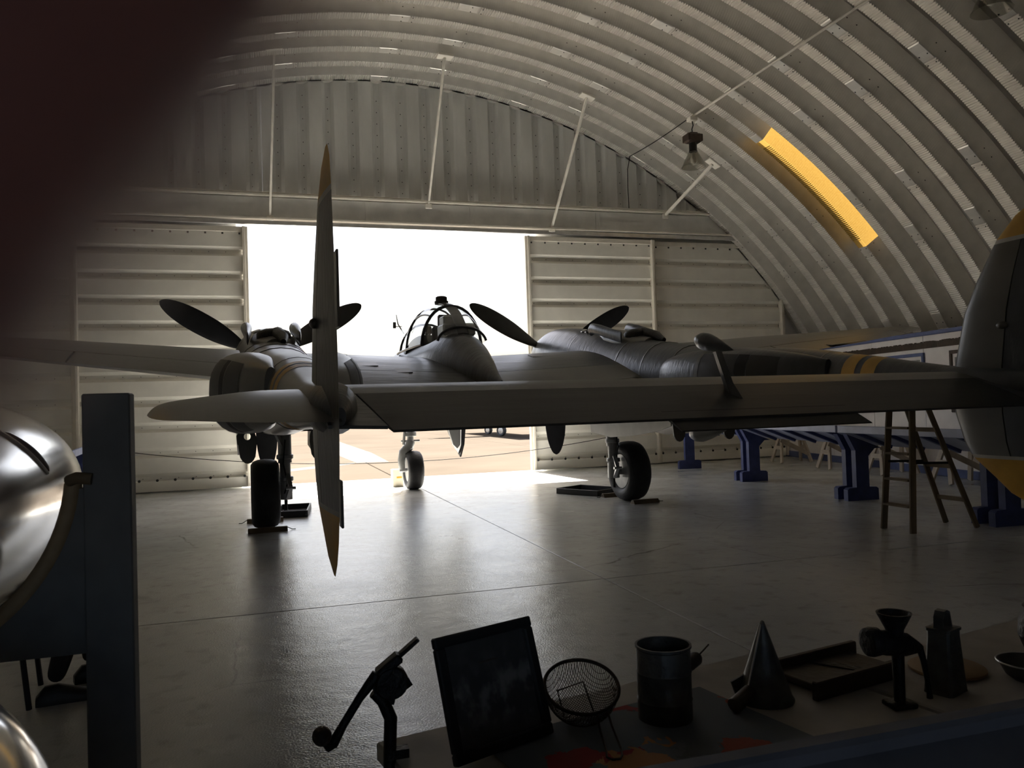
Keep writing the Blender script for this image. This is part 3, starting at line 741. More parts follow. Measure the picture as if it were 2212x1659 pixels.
# central pod
GON = [(-.15, 1.74, 1.66, .02), (.2, 1.90, 1.61, .09), (.5, 2.06, 1.57, .16), (1.0, 2.28, 1.51, .27), (1.45, 2.42, 1.46, .36), (1.9, 2.46, 1.42, .43), (2.6, 2.42, 1.38, .48), (3.4, 2.42, 1.36, .50), (4.2, 2.48, 1.37, .50), (5.0, 2.44, 1.44, .46), (5.7, 2.28, 1.56, .36), (6.15, 2.10, 1.68, .22), (6.36, 1.95, 1.80, .06)]
gp = obj('crew_pod', MB().loft([ering(0, *q, n=32, e=2.15) for q in interp(GON, 4)]), OLIVE2, AC, 50)
obj('antenna_slot', MB().bar((.13, 1.05, 2.25), (.10, .45, 1.99), .012, .012), ALU, gp)
for i, (x, z) in enumerate(((-.12, 2.12), (.12, 2.12), (-.12, 1.92), (.12, 1.92))):
    obj('gun_barrel', MB().tube([(x, 5.9, z), (x, 6.55, z)], .022, 10), IRON, gp)
# canopy: glazing and frames
CAN = [(1.42, 2.42, .30), (1.6, 2.60, .36), (1.85, 2.77, .40), (2.2, 2.91, .43), (2.6, 2.97, .44), (3.0, 2.95, .44), (3.35, 2.87, .43), (3.7, 2.72, .42), (4.05, 2.50, .38)]
def cring(v, zt, hw, zb=2.33, n=17, g=0.0):
    out = []
    for k in range(n):
        a = pi*k/(n-1); c, s_ = cos(a), sin(a)
        out.append(((hw+g)*math.copysign(abs(c)**.85, c)*(1-.12*s_), v, zb+(zt+g-zb)*(s_**.95 if s_ > 0 else 0)))
    return out
cg = obj('canopy_glass', MB().loft([cring(*c) for c in interp(CAN, 3)], False, False), GLASS, AC, 60)
def hoop(v, zt, hw, r, parent, name='canopy_frame', m=OLIVE2): return obj(name, MB().tube(cring(v, zt, hw, g=.006), r, 8), m, parent, 50)
fr = hoop(2.05, 2.86, .425, .022, AC)
hoop(3.05, 2.94, .44, .016, AC); hoop(3.62, 2.76, .42, .018, AC); hoop(1.50, 2.51, .33, .018, AC)
def rail_at(a, m=OLIVE2, r=.013, v0=1.42, v1=4.05):
    pts = []
    for c in interp(CAN, 3):
        if v0 <= c[0] <= v1:
            q = cring(*c, n=33, g=.006)[a]; pts.append(q)
    return obj('canopy_rail', MB().tube(pts, r, 8), m, AC, 50)
stp = [c for c in interp(CAN, 3) if c[0] < 2.5]
obj('spine_strap', MB().loft([[(-.075, c[0], c[1]-.002), (0, c[0], c[1]+.012), (.075, c[0], c[1]-.002), (.07, c[0], c[1]-.03), (-.07, c[0], c[1]-.03)] for c in stp]), OLIVE2, AC, 40)
rail_at(8, v0=2.0, v1=3.7); rail_at(24, v0=2.0, v1=3.7); rail_at(0, r=.018, v0=2.0); rail_at(32, r=.018, v0=2.0)
obj('hatch_cap', MB().lathe([(.10, 2.955), (.105, 3.0), (.085, 3.01), (.085, 3.06), (.06, 3.075), (.001, 3.08)], 16, (0, 2.58, 0)), BLACKP, AC, 40)
# cockpit contents
obj('seat_back', MB().box((0, 2.35, 2.30), (.44, .07, .62), (.14, 0, 0), .05), BLACKP, AC)
obj('head_armour', MB().box((0, 2.28, 2.66), (.28, .05, .22), (.1, 0, 0), .04), BLACKP, AC)
obj('radio_box', MB().box((.02, 1.86, 2.50), (.46, .36, .18), None, .03).box((-.08, 1.86, 2.63), (.22, .26, .14), None, .02), GREYM, AC)
obj('instrument_coaming', MB().loft([cring(3.55, 2.60, .36, 2.3), cring(3.85, 2.52, .34, 2.3)]), BLACKP, AC)
obj('gun_sight', MB().box((0, 3.5, 2.66), (.10, .12, .14), None, .02), BLACKP, AC)
obj('open_window_glass', MB().box((-.47, 3.1, 2.62), (.012, .30, .20), (0, .12, 0)), GLASS, AC)
obj('pitot_mast', MB().tube([(-.36, 3.62, 2.62), (-.44, 3.68, 2.78), (-.46, 3.70, 2.93)], [.012, .010, .006], 8), GREYM, AC)
obj('rear_view_mirror', MB().box((-.50, 3.66, 2.76), (.05, .02, .10), (.1, 0, 0), .008).box((-.44, 3.66, 2.74), (.12, .012, .012)), GREYM, AC)

# tail: fins, rudders, stabiliser, elevator
FLE = [(.62, -4.70), (.70, -4.52), (.81, -4.39), (.95, -4.21), (1.07, -4.14), (1.29, -4.07), (1.63, -4.08), (2.04, -4.19), (2.27, -4.31), (2.55, -4.49), (2.70, -4.65), (2.78, -4.80)]
FTE = [(.62, -4.76), (.70, -4.86), (.81, -4.94), (.95, -5.00), (1.29, -5.07), (1.63, -5.09), (2.04, -5.07), (2.27, -5.04), (2.55, -5.00), (2.70, -4.96), (2.78, -4.88)]
def look(T, z):
    for a, b in zip(T, T[1:]):
        if a[0] <= z <= b[0]: return a[1]+(b[1]-a[1])*(z-a[0])/(b[0]-a[0])
    return T[0][1] if z < T[0][0] else T[-1][1]
def fring(U, z, f0, f1, th=.105, g=0.0):
    le, te = look(FLE, z), look(FTE, z); c = le-te; up_, _ = af(th, 0.0)
    def samp(f):
        for (x0, y0), (x1, y1) in zip(up_, up_[1:]):
            if x0 <= f <= x1: return y0+(y1-y0)*(f-x0)/max(1e-9, x1-x0)
        return 0
    N = 10; xs = [f0+(f1-f0)*(.5*(1-cos(pi*i/N)) if f0 == 0 else i/N) for i in range(N+1)]
    return [(U+samp(x)*c+g, le-c*x, z) for x in xs]+[(U-samp(x)*c-g, le-c*x, z) for x in xs[::-1]]
zs_mid = [.97, 1.07, 1.18, 1.29, 1.45, 1.63, 1.84, 2.04, 2.16, 2.27, 2.40, 2.52]
for s in (-1, 1):
    U = s*2.44+(.015 if s < 0 else 0)
    fn = obj('fin', MB().loft([fring(U, z, 0, .44) for z in zs_mid]), OLIVE, AC, 40)
    rd = obj('rudder', MB().loft([fring(U, z, .452, 1) for z in zs_mid]), OLIVE2, AC, 40)
    for zz in ([2.55, 2.60, 2.65, 2.70, 2.74, 2.78], [.62, .66, .70, .75, .81, .88, .945]):
        c_ = obj('fin_cap', MB().loft([fring(U, z, 0, 1) for z in zz]), YELLOW, fn, 40); c_['label'] = 'yellow painted fin tip'
    for z0, z1 in ((2.52, 2.55), (.945, .97)):
        obj('pale_stripe', MB().loft([fring(U, z, 0, 1, g=.0006) for z in (z0, z1)]), PALES, fn, 40)
    obj('rudder_tab', MB().box((U, -5.12, 2.02), (.012, .10, .36), None, .003), OLIVE, rd); obj('rudder_tab', MB().box((U, -5.08, 1.02), (.012, .08, .22), None, .003), OLIVE, rd)
    obj('rudder_balance', MB().sphere((U-.055, -4.55, 1.92), .028, 12, 8, (1, 1.6, 1)), OLIVE, rd, 60)
    # fairing between boom end and stabiliser
    obj('tail_fairing', MB().loft([ering(U-s*.02, v, zt, zb, h, 20) for v, zt, zb, h in ((-3.9, 1.66, 1.36, .14), (-4.3, 1.63, 1.34, .13), (-4.7, 1.60, 1.33, .12), (-4.85, 1.53, 1.36, .07), (-4.95, 1.47, 1.38, .03))]), OLIVE2, AC, 50)
def sring(u, le, te, zl, zt, t, f0, f1): return wring(u, f0, f1, (u, le, te, zl, zt, t))
SST = [(-3.90, 1.53), (-3.92, 1.56), (-3.98, 1.585), (-4.08, 1.602), (-4.18, 1.603), (-4.30, 1.575), (-4.405, 1.546), (-4.405, 1.49), (-4.18, 1.455), (-3.98, 1.47), (-3.92, 1.50)]
stb = obj('stabiliser', MB().loft([[(u, a, b) for a, b in SST] for u in lin(-2.44, 2.44, 8)]), OLIVE, AC, 40)
for s in (-1, 1):
    T = [(2.40, -3.93, -5.0, 1.53, 1.40, .125), (2.75, -3.95, -4.99, 1.53, 1.41, .12), (2.95, -4.02, -4.95, 1.52, 1.42, .11), (3.10, -4.08, -4.91, 1.50, 1.43, .115), (3.20, -4.18, -4.85, 1.49, 1.435, .125), (3.26, -4.30, -4.75, 1.48, 1.445, .14), (3.285, -4.40, -4.65, 1.47, 1.455, .15), (3.298, -4.50, -4.56, 1.465, 1.46, .15)]
    obj('stabiliser_tip', MB().loft([wring(s*a[0], 0, 1, (s*a[0],)+a[1:]) for a in interp(T, 2)]), OLIVE, stb, 40)
    obj('fixed_trailing_edge', MB().loft([[(s*2.46, -4.407, 1.546), (s*2.46, -4.93, 1.385), (s*2.46, -4.93, 1.368), (s*2.46, -4.407, 1.485)], [(s*2.26, -4.407, 1.546), (s*2.17, -4.93, 1.372), (s*2.17, -4.93, 1.355), (s*2.26, -4.407, 1.485)]]), OLIVE2, stb)
# elevator, drooped
def ering2(u, v0, v1, z0, z1, t0, t1): return [(u, v0, z0+t0), (u, (v0+v1)/2, (z0+z1)/2+(t0+t1)/2+.004), (u, v1, z1+t1), (u, v1, z1-t1), (u, (v0+v1)/2, (z0+z1)/2-(t0+t1)/2), (u, v0, z0-t0)]
def eend(sg):
    r = ering2(sg*2.25, -4.415, -4.97, 1.515, 1.345, .03, .006); return [(sg*(2.25-.10*(-4.415-p[1])/.555), p[1], p[2]) for p in r]
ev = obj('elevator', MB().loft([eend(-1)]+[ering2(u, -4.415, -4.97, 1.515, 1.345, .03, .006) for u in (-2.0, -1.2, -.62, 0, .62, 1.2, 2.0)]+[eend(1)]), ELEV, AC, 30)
obj('trim_tab', MB().loft([[(u, -4.86, 1.392), (u, -5.08 if abs(u) > .5 else -5.08, 1.287), (u, -5.085, 1.280), (u, -4.86, 1.368)] for u in (-.60, .68)]), BLACKP, ev)  # black tab: the shade of its steeper droop is put into the colour
obj('hinge_strip', MB().box((0, -4.409, 1.537), (4.4, .010, .012)), DARKIN, ev)
mbal = obj('mass_balance', MB().lathe([(.001, .19), (.035, .17), (.055, .12), (.06, .06), (.05, -.02), (.03, -.12), (.012, -.2), (.001, -.24)], 16, (0, 0, 0), 'Y'), OLIVE2, ev, 50, loc=(.05, -4.40, 1.81), rot=(radians(14), 0, 0))
obj('balance_arm', MB().loft([[(.05+q[0]*w_, v+q[1]*l_, z) for q in ((-1, 0), (0, 1), (1, 0), (0, -1))] for v, z, w_, l_ in ((-4.62, 1.45, .02, .09), (-4.56, 1.55, .014, .055), (-4.44, 1.78, .012, .05))]), OLIVE2, ev)
obj('mass_balance', MB().lathe([(.001, .19), (.035, .17), (.055, .12), (.06, .06), (.05, -.02), (.03, -.12), (.012, -.2), (.001, -.24)], 16, (0, 0, 0), 'Y'), GREYM, ev, 50, loc=(.05, -4.30, 1.235), rot=(radians(-6), 0, 0))
obj('balance_arm', MB().loft([[(.05+q[0]*w_, v+q[1]*l_, z) for q in ((-1, 0), (0, 1), (1, 0), (0, -1))] for v, z, w_, l_ in ((-4.55, 1.44, .02, .07), (-4.36, 1.24, .012, .045))]), OLIVE2, ev)

# landing gear
def tyre(U, v, r, wd, name='tyre'):
    h = wd/2
    prof = [(r*.56, -h*.72), (r*.70, -h*.98), (r*.84, -h), (r*.94, -h*.82), (r*.985, -h*.5), (r, 0), (r*.985, h*.5), (r*.94, h*.82), (r*.84, h), (r*.70, h*.98), (r*.56, h*.72), (r*.52, 0), (r*.56, -h*.72)]
    o = obj(name, MB().lathe(prof, 48, (0, 0, 0), 'X', caps=False), RUBBER, AC, 50, loc=(U, v, r-.006))
    return o
def hub(parent, r, wd, side):
    obj('wheel_rim', MB().lathe([(r*.57, -wd*.40), (r*.50, -wd*.34), (r*.42, -wd*.22), (r*.14, -wd*.30), (.03, -wd*.34), (.03, wd*.34), (r*.14, wd*.30), (r*.42, wd*.22), (r*.50, wd*.34), (r*.57, wd*.40)], 40, (0, 0, 0), 'X'), GREYM, parent, 40)
    for k in range(7):
        a = 2*pi*k/7; obj('spoke_rib', MB().bar((-wd*.30, .06*cos(a), .06*sin(a)), (-wd*.25, r*.46*cos(a), r*.46*sin(a)), .03, .02), ALU, parent)
for s in (-1, 1):
    U = s*2.56; S = s*2.31; v = 1.78
    t = tyre(U, v, .435, .34); hub(t, .435, .34, s)
    st = obj('main_strut', MB().tube([(S, v+.05, 1.35), (S, v+.02, .80)], .085, 16).tube([(S, v+.02, .84), (S, v, .52)], .068, 16).tube([(S, v, .56), (S, v, .34)], .085, 16), GREYM, AC, 40)
    obj('axle', MB().tube([(S-s*.05, v, .43), (U+s*.12, v, .43)], .05, 12), GREYM, st, 40)
    obj('clamp_ring', MB().lathe([(.095, -.03), (.105, -.02), (.105, .02), (.095, .03)], 20, (S, v+.015, .88)), GREYM, st, 40); obj('clamp_ring', MB().lathe([(.09, -.03), (.10, -.02), (.10, .02), (.09, .03)], 20, (S, v, .60)), GREYM, st, 40)
    obj('torque_link', MB().bar((S-s*.02, v-.08, .66), (S-s*.05, v-.24, .50), .05, .03).bar((S-s*.05, v-.24, .50), (S-s*.02, v-.08, .36), .05, .03).tube([(S-.06-s*.05, v-.24, .50), (S+.06-s*.05, v-.24, .50)], .02, 8), ALU, st)
    obj('drag_brace', MB().bar((S, v, .96), (S-s*-.16, v-.1, 1.30), .05, .04).bar((S, v+.02, 1.0), (S, v+.75, 1.45), .05, .05), GREYM, st)
    obj('brake_hose', MB().tube([(S, v-.09, 1.1), (S+s*.03, v-.11, .8), (S-s*.02, v-.10, .55), (S+s*.02, v-.08, .42)], .010, 6), IRON, st)
    obj('jack_pad', MB().lathe([(.02, .22), (.02, .10), (.03, .09)], 8, (S, v, .11)), IRON, st)
    for q in (-1, 1):
        dx = U-s*.12+q*.40
        rings = []
        for v_, zt, zb in ((1.85, 1.36, 1.02), (1.2, 1.35, .96), (.5, 1.33, 1.00), (-.1, 1.32, 1.07), (-.45, 1.32, 1.14)):
            rings.append([(dx-.02*q, v_, zt), (dx+.05*q, v_, (zt+zb)/2), (dx+.04*q, v_, zb), (dx+.02*q, v_, zb), (dx+.025*q, v_, (zt+zb)/2), (dx-.045*q, v_, zt)])
        dr = obj('gear_door', MB().loft(rings), PALES if (s > 0 and q < 0) else OLIVE, AC, 40)
        # end former with a lightening hole
        n = 20; outer = []; inner = []
        for k in range(n):
            a = 2*pi*k/n; ex = .09*cos(a); ez = .16*sin(a)-(.05 if sin(a) < -.4 else 0); outer.append((ex-q*.0, ez)); inner.append((.032*cos(a), .035*sin(a)+.06))
        vs = []; fs = []
        for t0 in (-.012, .012):
            vs += [(dx-q*.055+a_, -.47+t0, 1.16+b_) for a_, b_ in outer]+[(dx-q*.055+a_, -.47+t0, 1.16+b_) for a_, b_ in inner]
        for k in range(n):
            j = (k+1) % n
            fs += [(k, j, n+j, n+k), (2*n+k, 3*n+k, 3*n+j, 2*n+j), (k, 2*n+k, 2*n+j, j), (n+k, n+j, 3*n+j, 3*n+k)]
        obj('door_former', MB().add(vs, fs), OLIVE, dr)
    obj('wheel_bay', MB().box((U-s*.12, .75, 1.30), (.62, 2.3, .10)), DARKIN, AC)
# nose gear
t = tyre(.08, 5.32, .345, .28); hub(t, .345, .28, 1)
ns = obj('nose_strut', MB().tube([(.05, 5.36, 1.75), (.05, 5.36, 1.0)], .085, 16).tube([(.05, 5.36, 1.02), (.05, 5.36, .82)], .06, 16), ALU, AC, 40)
obj('nose_fork', MB().tube([(.05, 5.36, .85), (.02, 5.34, .76), (-.10, 5.32, .66), (-.13, 5.32, .52), (-.12, 5.32, .36)], [.085, .09, .075, .065, .055], 12), GREYM, ns, 50)
obj('nose_axle', MB().tube([(-.17, 5.32, .345), (.20, 5.32, .345)], .035, 12), ALU, ns)
obj('steering_collar', MB().lathe([(.10, -.04), (.11, -.03), (.11, .03), (.10, .04)], 20, (.05, 5.36, .98)).box((.05, 5.36, .86), (.34, .04, .035), None, .008), GREYM, ns, 40)
obj('shimmy_link', MB().bar((-.06, 5.30, 1.05), (-.09, 5.28, .80), .035, .03), GREYM, ns)
def door_poly(k): return [(.30*k, .40), (-.30*k, .40), (-.27*k, .13), (-.15*k, -.16), (0, -.36*k), (.17*k, -.16), (.31*k, .13)]
nd = obj('nose_gear_door', MB().prism(door_poly(1), -.012, .012, 'YZ'), OLIVE2, AC, loc=(.36, 3.25, 1.02), rot=(0, radians(-8), radians(16)))
obj('door_stiffener', MB().prism(door_poly(.82), -.035, -.012, 'YZ'), ALU, nd)
obj('door_recess', MB().prism(door_poly(.6), -.040, -.035, 'YZ'), BLACKP, nd)

# chocks and drip trays
def chock(p, rz, lab, L=.46):
    t = empty('wheel_chock', p, rz, lab, 'chock', 'wooden wheel chocks')
    obj('block', MB().prism([(-.07, 0), (.07, 0), (.02, .055), (-.03, .055)], -L/2, L/2, 'YZ').xf(Matrix.Rotation(0, 4, 'Z')), WOOD, t)
    obj('cord', MB().tube([(L/2-.03, 0, .052), (L/2+.02, .01, .03), (L/2+.06, .03, .008), (L/2+.10, .01, .008)], .005, 6), IRON, t)
    return t
chock((.0, 10.30, 0), .05, 'wooden chock behind the left main tyre'); chock((5.12, 10.42, 0), .05, 'wooden chock behind the right main tyre', .40)
chock((-.03, 11.22, 0), pi, 'wooden chock ahead of the left main tyre'); chock((5.08, 11.36, 0), pi, 'wooden chock ahead of the right main tyre', .40)
def tray(p, w_, l_, rz, lab):
    t = empty('drip_tray', p, rz, lab, 'tray', 'metal drip trays under the engines')
    obj('pan', MB().box((0, 0, .006), (w_, l_, .012), None, .003), BLACKP, t)
    for c, sz in (((-w_/2+.012, 0, .045), (.024, l_, .09)), ((w_/2-.012, 0, .045), (.024, l_, .09)), ((0, -l_/2+.012, .045), (w_-.05, .024, .09)), ((0, l_/2-.012, .045), (w_-.05, .024, .09))):
        obj('rim', MB().box(c, sz, None, .006), BLACKP, t)
    obj('oil_film', MB().box((0, 0, .0145), (w_-.05, l_-.05, .005)), mat('oil_film', (.20, .20, .22), .08, 0, .3, 5, spec=.8), t)
tray((.36, 11.95, 0), .44, .90, radians(-6), 'black drip tray beside the left main wheel')
tray((4.92, 12.0, 0), .62, .85, radians(28), 'black drip tray beside the right main wheel')
ct = empty('cardboard_box', (2.32, 15.0, 0), .1, 'small cream carton standing beside the nose wheel', 'box')
obj('carton', MB().box((0, 0, .16), (.20, .16, .32), None, .006), mat('cream_card', (.62, .56, .44), .8, 0, .08, 5), ct)
obj('tape', MB().box((.02, -.082, .17), (.10, .004, .03)), YELLOW, ct)

# ------------------------------------------------------------------ polished tanks, cradle, seated visitor (left edge)
tk = empty('drop_tank', (-.895, 2.55, 1.212), 0, 'polished metal drop tank resting in the dark cradle', 'tank')
prof = []
for i in range(41):
    a = pi*i/40; prof.append((max(.0005, .322*sin(a)**.8), -1.1*cos(a)))
obj('tank_shell', MB().lathe(prof, 64, (0, 0, 0), 'Y', caps=False), POLISH, tk, 60)
def on_tank(ang, y):
    a = math.acos(max(-1, min(1, -y/1.1))); r = .322*sin(a)**.8; return Vector((r*cos(ang), y, r*sin(ang)))
pts = [on_tank(radians(42-24*i/12), -.13+.15*i/12) for i in range(13)]
obj('seam_slot', MB().tube([p*1.002 for p in pts], [.002]+[.006+.007*sin(pi*i/12) for i in range(1, 12)]+[.002], 8), BLACKP, tk, 50)
obj('slot_lip', MB().tube([on_tank(radians(43-26*i/12), -.155+.15*i/12)*1.006 for i in range(13)], .0045, 6), POLISH, tk, 50)
t2_ = empty('drop_tank', (-.68, 1.50, .748), 0, 'polished metal tank cut off at the bottom left corner', 'tank')
prof = [(max(.0005, .345*sin(pi*i/32)**.8), -.26*cos(pi*i/32)) for i in range(33)]
obj('tank_shell', MB().lathe(prof, 64, (0, 0, 0), 'Y', caps=False), POLISH, t2_, 60)
obj('filler_cap', MB().lathe([(.05, .32), (.05, .355), (.03, .36)], 20), ALU, t2_, 40)
sd = empty('tank_stand', (-.685, 1.50, 0), 0, 'low dark wooden stand under the bottom left tank', 'stand')
for y in (-.10, .10):
    pl = [(-.30, 0), (.22, 0), (.22, .62)]+[(-.0+.335*cos(a), .79+.335*sin(a)) for a in [radians(-50-80*i/10) for i in range(11)]]+[(-.30, .62)]
    pl = [(-.26, 0), (.20, 0), (.20, .478)]+[(.333*cos(a), .743+.333*sin(a)) for a in [radians(-52-76*i/10) for i in range(11)]]+[(-.26, .478)]
    obj('saddle', MB().prism(pl, y-.02, y+.02), DARKW, sd)
obj('stretcher', MB().box((0, 0, .15), (.06, .16, .10), None, .006), DARKW, sd)

CRP = mat('charcoal_cradle_paint', (.14, .145, .15), .7, 0, .15, 8)
cr = empty('tank_cradle', (-.945, 2.30, 0), 0, 'dark wooden cradle board with a round notch and tall corner post', 'cradle')
NC = 1.33; NR = .485
pl = [(.40, .86), (.40, 1.27), (.373, 1.27)]
pl = [(.505, 1.28)]+[(NR*cos(a), NC+NR*sin(a)) for a in [radians(-6-168*i/24) for i in range(25)]]+[(-.505, 1.28), (-.505, .66), (.505, .66)]
zb_ = .865; pl = [(x_, max(z_, zb_)) for x_, z_ in pl]
obj('notched_board', MB().prism(pl, -.02, .03), CRP, cr)
obj('corner_post', MB().box((.558, .0, .76), (.112, .075, 1.52), None, .004), CRP, cr)
obj('corner_post', MB().box((-.558, .0, .76), (.112, .075, 1.52), None, .004), CRP, cr)
obj('padding_hose', MB().tube([((NR-.008)*cos(a), -.008, NC+.005+(NR-.008)*sin(a)) for a in [radians(-5-170*i/48) for i in range(49)]], .021, 14), HOSE, cr, 60)
obj('hose_clip', MB().tube([(.470, -.03, 1.302), (.49, -.045, 1.310), (.525, -.046, 1.305)], .015, 10), WOOD, cr, 60)
obj('rear_saddle', MB().prism([(.28, 1.02)]+[(.05+.32*cos(a), 1.212+.32*sin(a)) for a in [radians(-40-100*i/12) for i in range(13)]]+[(-.28, 1.02), (-.28, .86), (.28, .86)], .62, .66), BLACKP, cr)
obj('tie_beam', MB().box((-.36, .34, .90), (.06, .66, .07), None, .004), BLACKP, cr)
obj('rear_leg', MB().box((-.40, .64, .45), (.08, .06, .90), None, .004), BLACKP, cr)

def skin_mesh(name, verts, edges, radii, m, parent=None, sub=2, root=0):
    me = bpy.data.meshes.new(name); me.from_pydata([tuple(v) for v in verts], edges, [])
    o = bpy.data.objects.new(name, me); COL.objects.link(o)
    sm = o.modifiers.new('skin', 'SKIN'); sm.use_smooth_shade = True
    for i, r in enumerate(radii):
        sv = me.skin_vertices[0].data[i]; sv.radius = (r, r) if not isinstance(r, tuple) else r; sv.use_root = (i == root)
    ss = o.modifiers.new('sub', 'SUBSURF'); ss.levels = sub; ss.render_levels = sub
    dg = bpy.context.evaluated_depsgraph_get(); ev_ = o.evaluated_get(dg)
    me2 = bpy.data.meshes.new_from_object(ev_); bpy.data.objects.remove(o); bpy.data.meshes.remove(me)
    me2.materials.clear(); me2.materials.append(m); me2.shade_smooth()
    return put(name, me2, None, parent)

# seated visitor: faces right (+x)
PV = empty('person', (-1.42, 4.78, 0), radians(6), 'person in dark trousers and black shoes seated on a chair behind the tank', 'person')
vs = [(0, 0, .56), (0, 0, .72), (.0, 0, .95), (-.02, 0, 1.12), (-.02, 0, 1.20), (.01, 0, 1.28),                     # spine, neck
      (.10, -.10, .55), (.42, -.12, .54), (.40, -.12, .30), (.34, -.12, .10),                                    # right leg
      (.10, .10, .55), (.46, .16, .54), (.50, .18, .30), (.48, .18, .10),                                         # left leg
      (-.02, -.18, 1.10), (.02, -.24, .86), (.24, -.17, .90), (.34, -.15, .97),                                    # right arm
      (-.02, .18, 1.10), (.04, .24, .86), (.26, .16, .88), (.36, .10, .96)]
ed = [(0, 1), (1, 2), (2, 3), (3, 4), (4, 5), (0, 6), (6, 7), (7, 8), (8, 9), (0, 10), (10, 11), (11, 12), (12, 13), (3, 14), (14, 15), (15, 16), (16, 17), (3, 18), (18, 19), (19, 20), (20, 21)]
rd_ = [(.16, .13), (.15, .12), (.17, .12), (.13, .10), .06, .055, .10, .075, .06, .045, .10, .075, .06, .045, .06, .05, .04, .03, .06, .05, .04, .03]
body = skin_mesh('body', vs, ed, rd_, CLOTHD, PV)
shirt = MB().loft([[(c+rx*cos(2*pi*k/20), ry*sin(2*pi*k/20), z) for k in range(20)] for z, rx, ry, c in ((.60, .15, .20, 0), (.78, .145, .19, 0), (.95, .15, .21, 0), (1.08, .125, .20, -.01), (1.16, .08, .11, -.02))])
obj('shirt', shirt, SHIRT, PV, 60)
hd_ = MB().loft([[(.03+rx*cos(2*pi*k/20)+(.018 if cos(2*pi*k/20) > .9 and .3 < f < .6 else 0), ry*sin(2*pi*k/20), 1.26+.24*f) for k in range(20)] for f, rx, ry in ((0, .055, .05), (.12, .085, .062), (.3, .098, .072), (.5, .105, .078), (.7, .105, .08), (.86, .085, .066), (.96, .045, .038), (1, .01, .01))])
hd_o = obj('head', hd_, SKIN, PV, 60)
obj('hair', MB().loft([[(.018+rx*cos(2*pi*k/20), ry*sin(2*pi*k/20), 1.26+.24*f) for k in range(20)] for f, rx, ry in ((.62, .108, .083), (.75, .112, .086), (.9, .09, .073), (1.0, .05, .045), (1.03, .01, .01))]), HAIR, PV, 60)
obj('nose', MB().loft([[(.135, -.012, 1.345), (.150, 0, 1.345), (.135, .012, 1.345)], [(.128, -.006, 1.40), (.133, 0, 1.40), (.128, .006, 1.40)]]), SKIN, PV, 60)
for s in (-1, 1):
    obj('eye', MB().sphere((.128, s*.032, 1.385), .010, 10, 6), BLACKP, PV, 60); obj('ear', MB().sphere((.03, s*.082, 1.375), .024, 10, 8, (.8, .35, 1.2)), SKIN, PV, 60)
obj('mouth', MB().box((.131, 0, 1.315), (.006, .045, .008)), mat('lips', (.22, .09, .07), .5), PV)
def shoe(x, y, rz):
    prof = [(-.10, .035, .045), (-.06, .040, .09), (0, .040, .095), (.06, .042, .075), (.12, .046, .055), (.17, .042, .045), (.20, .02, .03)]
    rings = []
    for xx, hw, h in prof: rings.append([(xx, hw*c, max(.0, z*h)) for c, z in ((1, 0), (1.05, .25), (.9, .75), (.4, 1), (-.4, 1), (-.9, .75), (-1.05, .25), (-1, 0))])
    return obj('shoe', MB().loft(rings), SHOE, PV, 50, loc=(x, y, 0), rot=(0, 0, rz))
shoe(.36, -.12, radians(2)); shoe(.50, .19, radians(12))
def simple_hand(base, d, parent, m, s=1.0, curl=.5):
    # palm with four fingers and a thumb, pointing along d
    d = Vector(d).normalized(); upv = Vector((0, 0, 1)); side = d.cross(upv).normalized(); n = side.cross(d).normalized(); b = Vector(base)
    vs = [b, b+d*.04*s, b+d*.085*s]; ed = [(0, 1), (1, 2)]; r = [(.022*s, .018*s), (.034*s, .016*s), (.036*s, .014*s)]
    for i, (off, L) in enumerate(((-.030, .068), (-.010, .078), (.010, .074), (.029, .058))):
        k = len(vs); p = b+d*.085*s+side*off*s
        vs += [p+d*L*.38*s-n*.006*s, p+d*L*.70*s-n*L*.30*curl*s, p+d*L*.82*s-n*L*.70*curl*s]; ed += [(2, k), (k, k+1), (k+1, k+2)]; r += [.0092*s, .0085*s, .0072*s]
    k = len(vs); vs += [b+d*.035*s-side*.045*s-n*.01*s, b+d*.07*s-side*.060*s-n*.022*s, b+d*.095*s-side*.055*s-n*.030*s]; ed += [(1, k), (k, k+1), (k+1, k+2)]; r += [.012*s, .0105*s, .0085*s]
    return skin_mesh('hand', vs, ed, r, m, parent, 2)
simple_hand((.34, -.15, .97), (1, .25, .35), PV, SKIN); simple_hand((.36, .10, .96), (1, -.25, .35), PV, SKIN)
ph = empty('phone', (-.99, 4.79, 1.065), radians(6), 'small phone held by the seated person', 'phone')
obj('phone_body', MB().box((0, 0, 0), (.010, .075, .15), (0, radians(-25), 0), .004), BLACKP, ph)
scm = bpy.data.materials.new('lit_screen'); scm.use_nodes = True; _b = scm.node_tree.nodes['Principled BSDF']; _b.inputs['Emission Color'].default_value = (1, .9, .7, 1); _b.inputs['Emission Strength'].default_value = .6
obj('phone_screen', MB().box((-.006, 0, -.003), (.002, .066, .13), (0, radians(-25), 0)), scm, ph)
chr_ = empty('folding_chair', (-1.42, 4.78, 0), radians(6), 'dark folding chair under the seated person', 'chair')
obj('seat', MB().box((.02, 0, .445), (.42, .42, .03), None, .01), BLACKP, chr_)
obj('backrest', MB().box((-.24, 0, .78), (.025, .40, .26), (0, radians(-8), 0), .01), BLACKP, chr_)
for s in (-1, 1):
    obj('leg', MB().tube([(.20, s*.20, .43), (.24, s*.20, 0.01)], .014, 8), BLACKP, chr_); obj('leg', MB().tube([(-.25, s*.20, .90), (-.19, s*.20, .44), (-.24, s*.20, .01)], .014, 8), BLACKP, chr_)

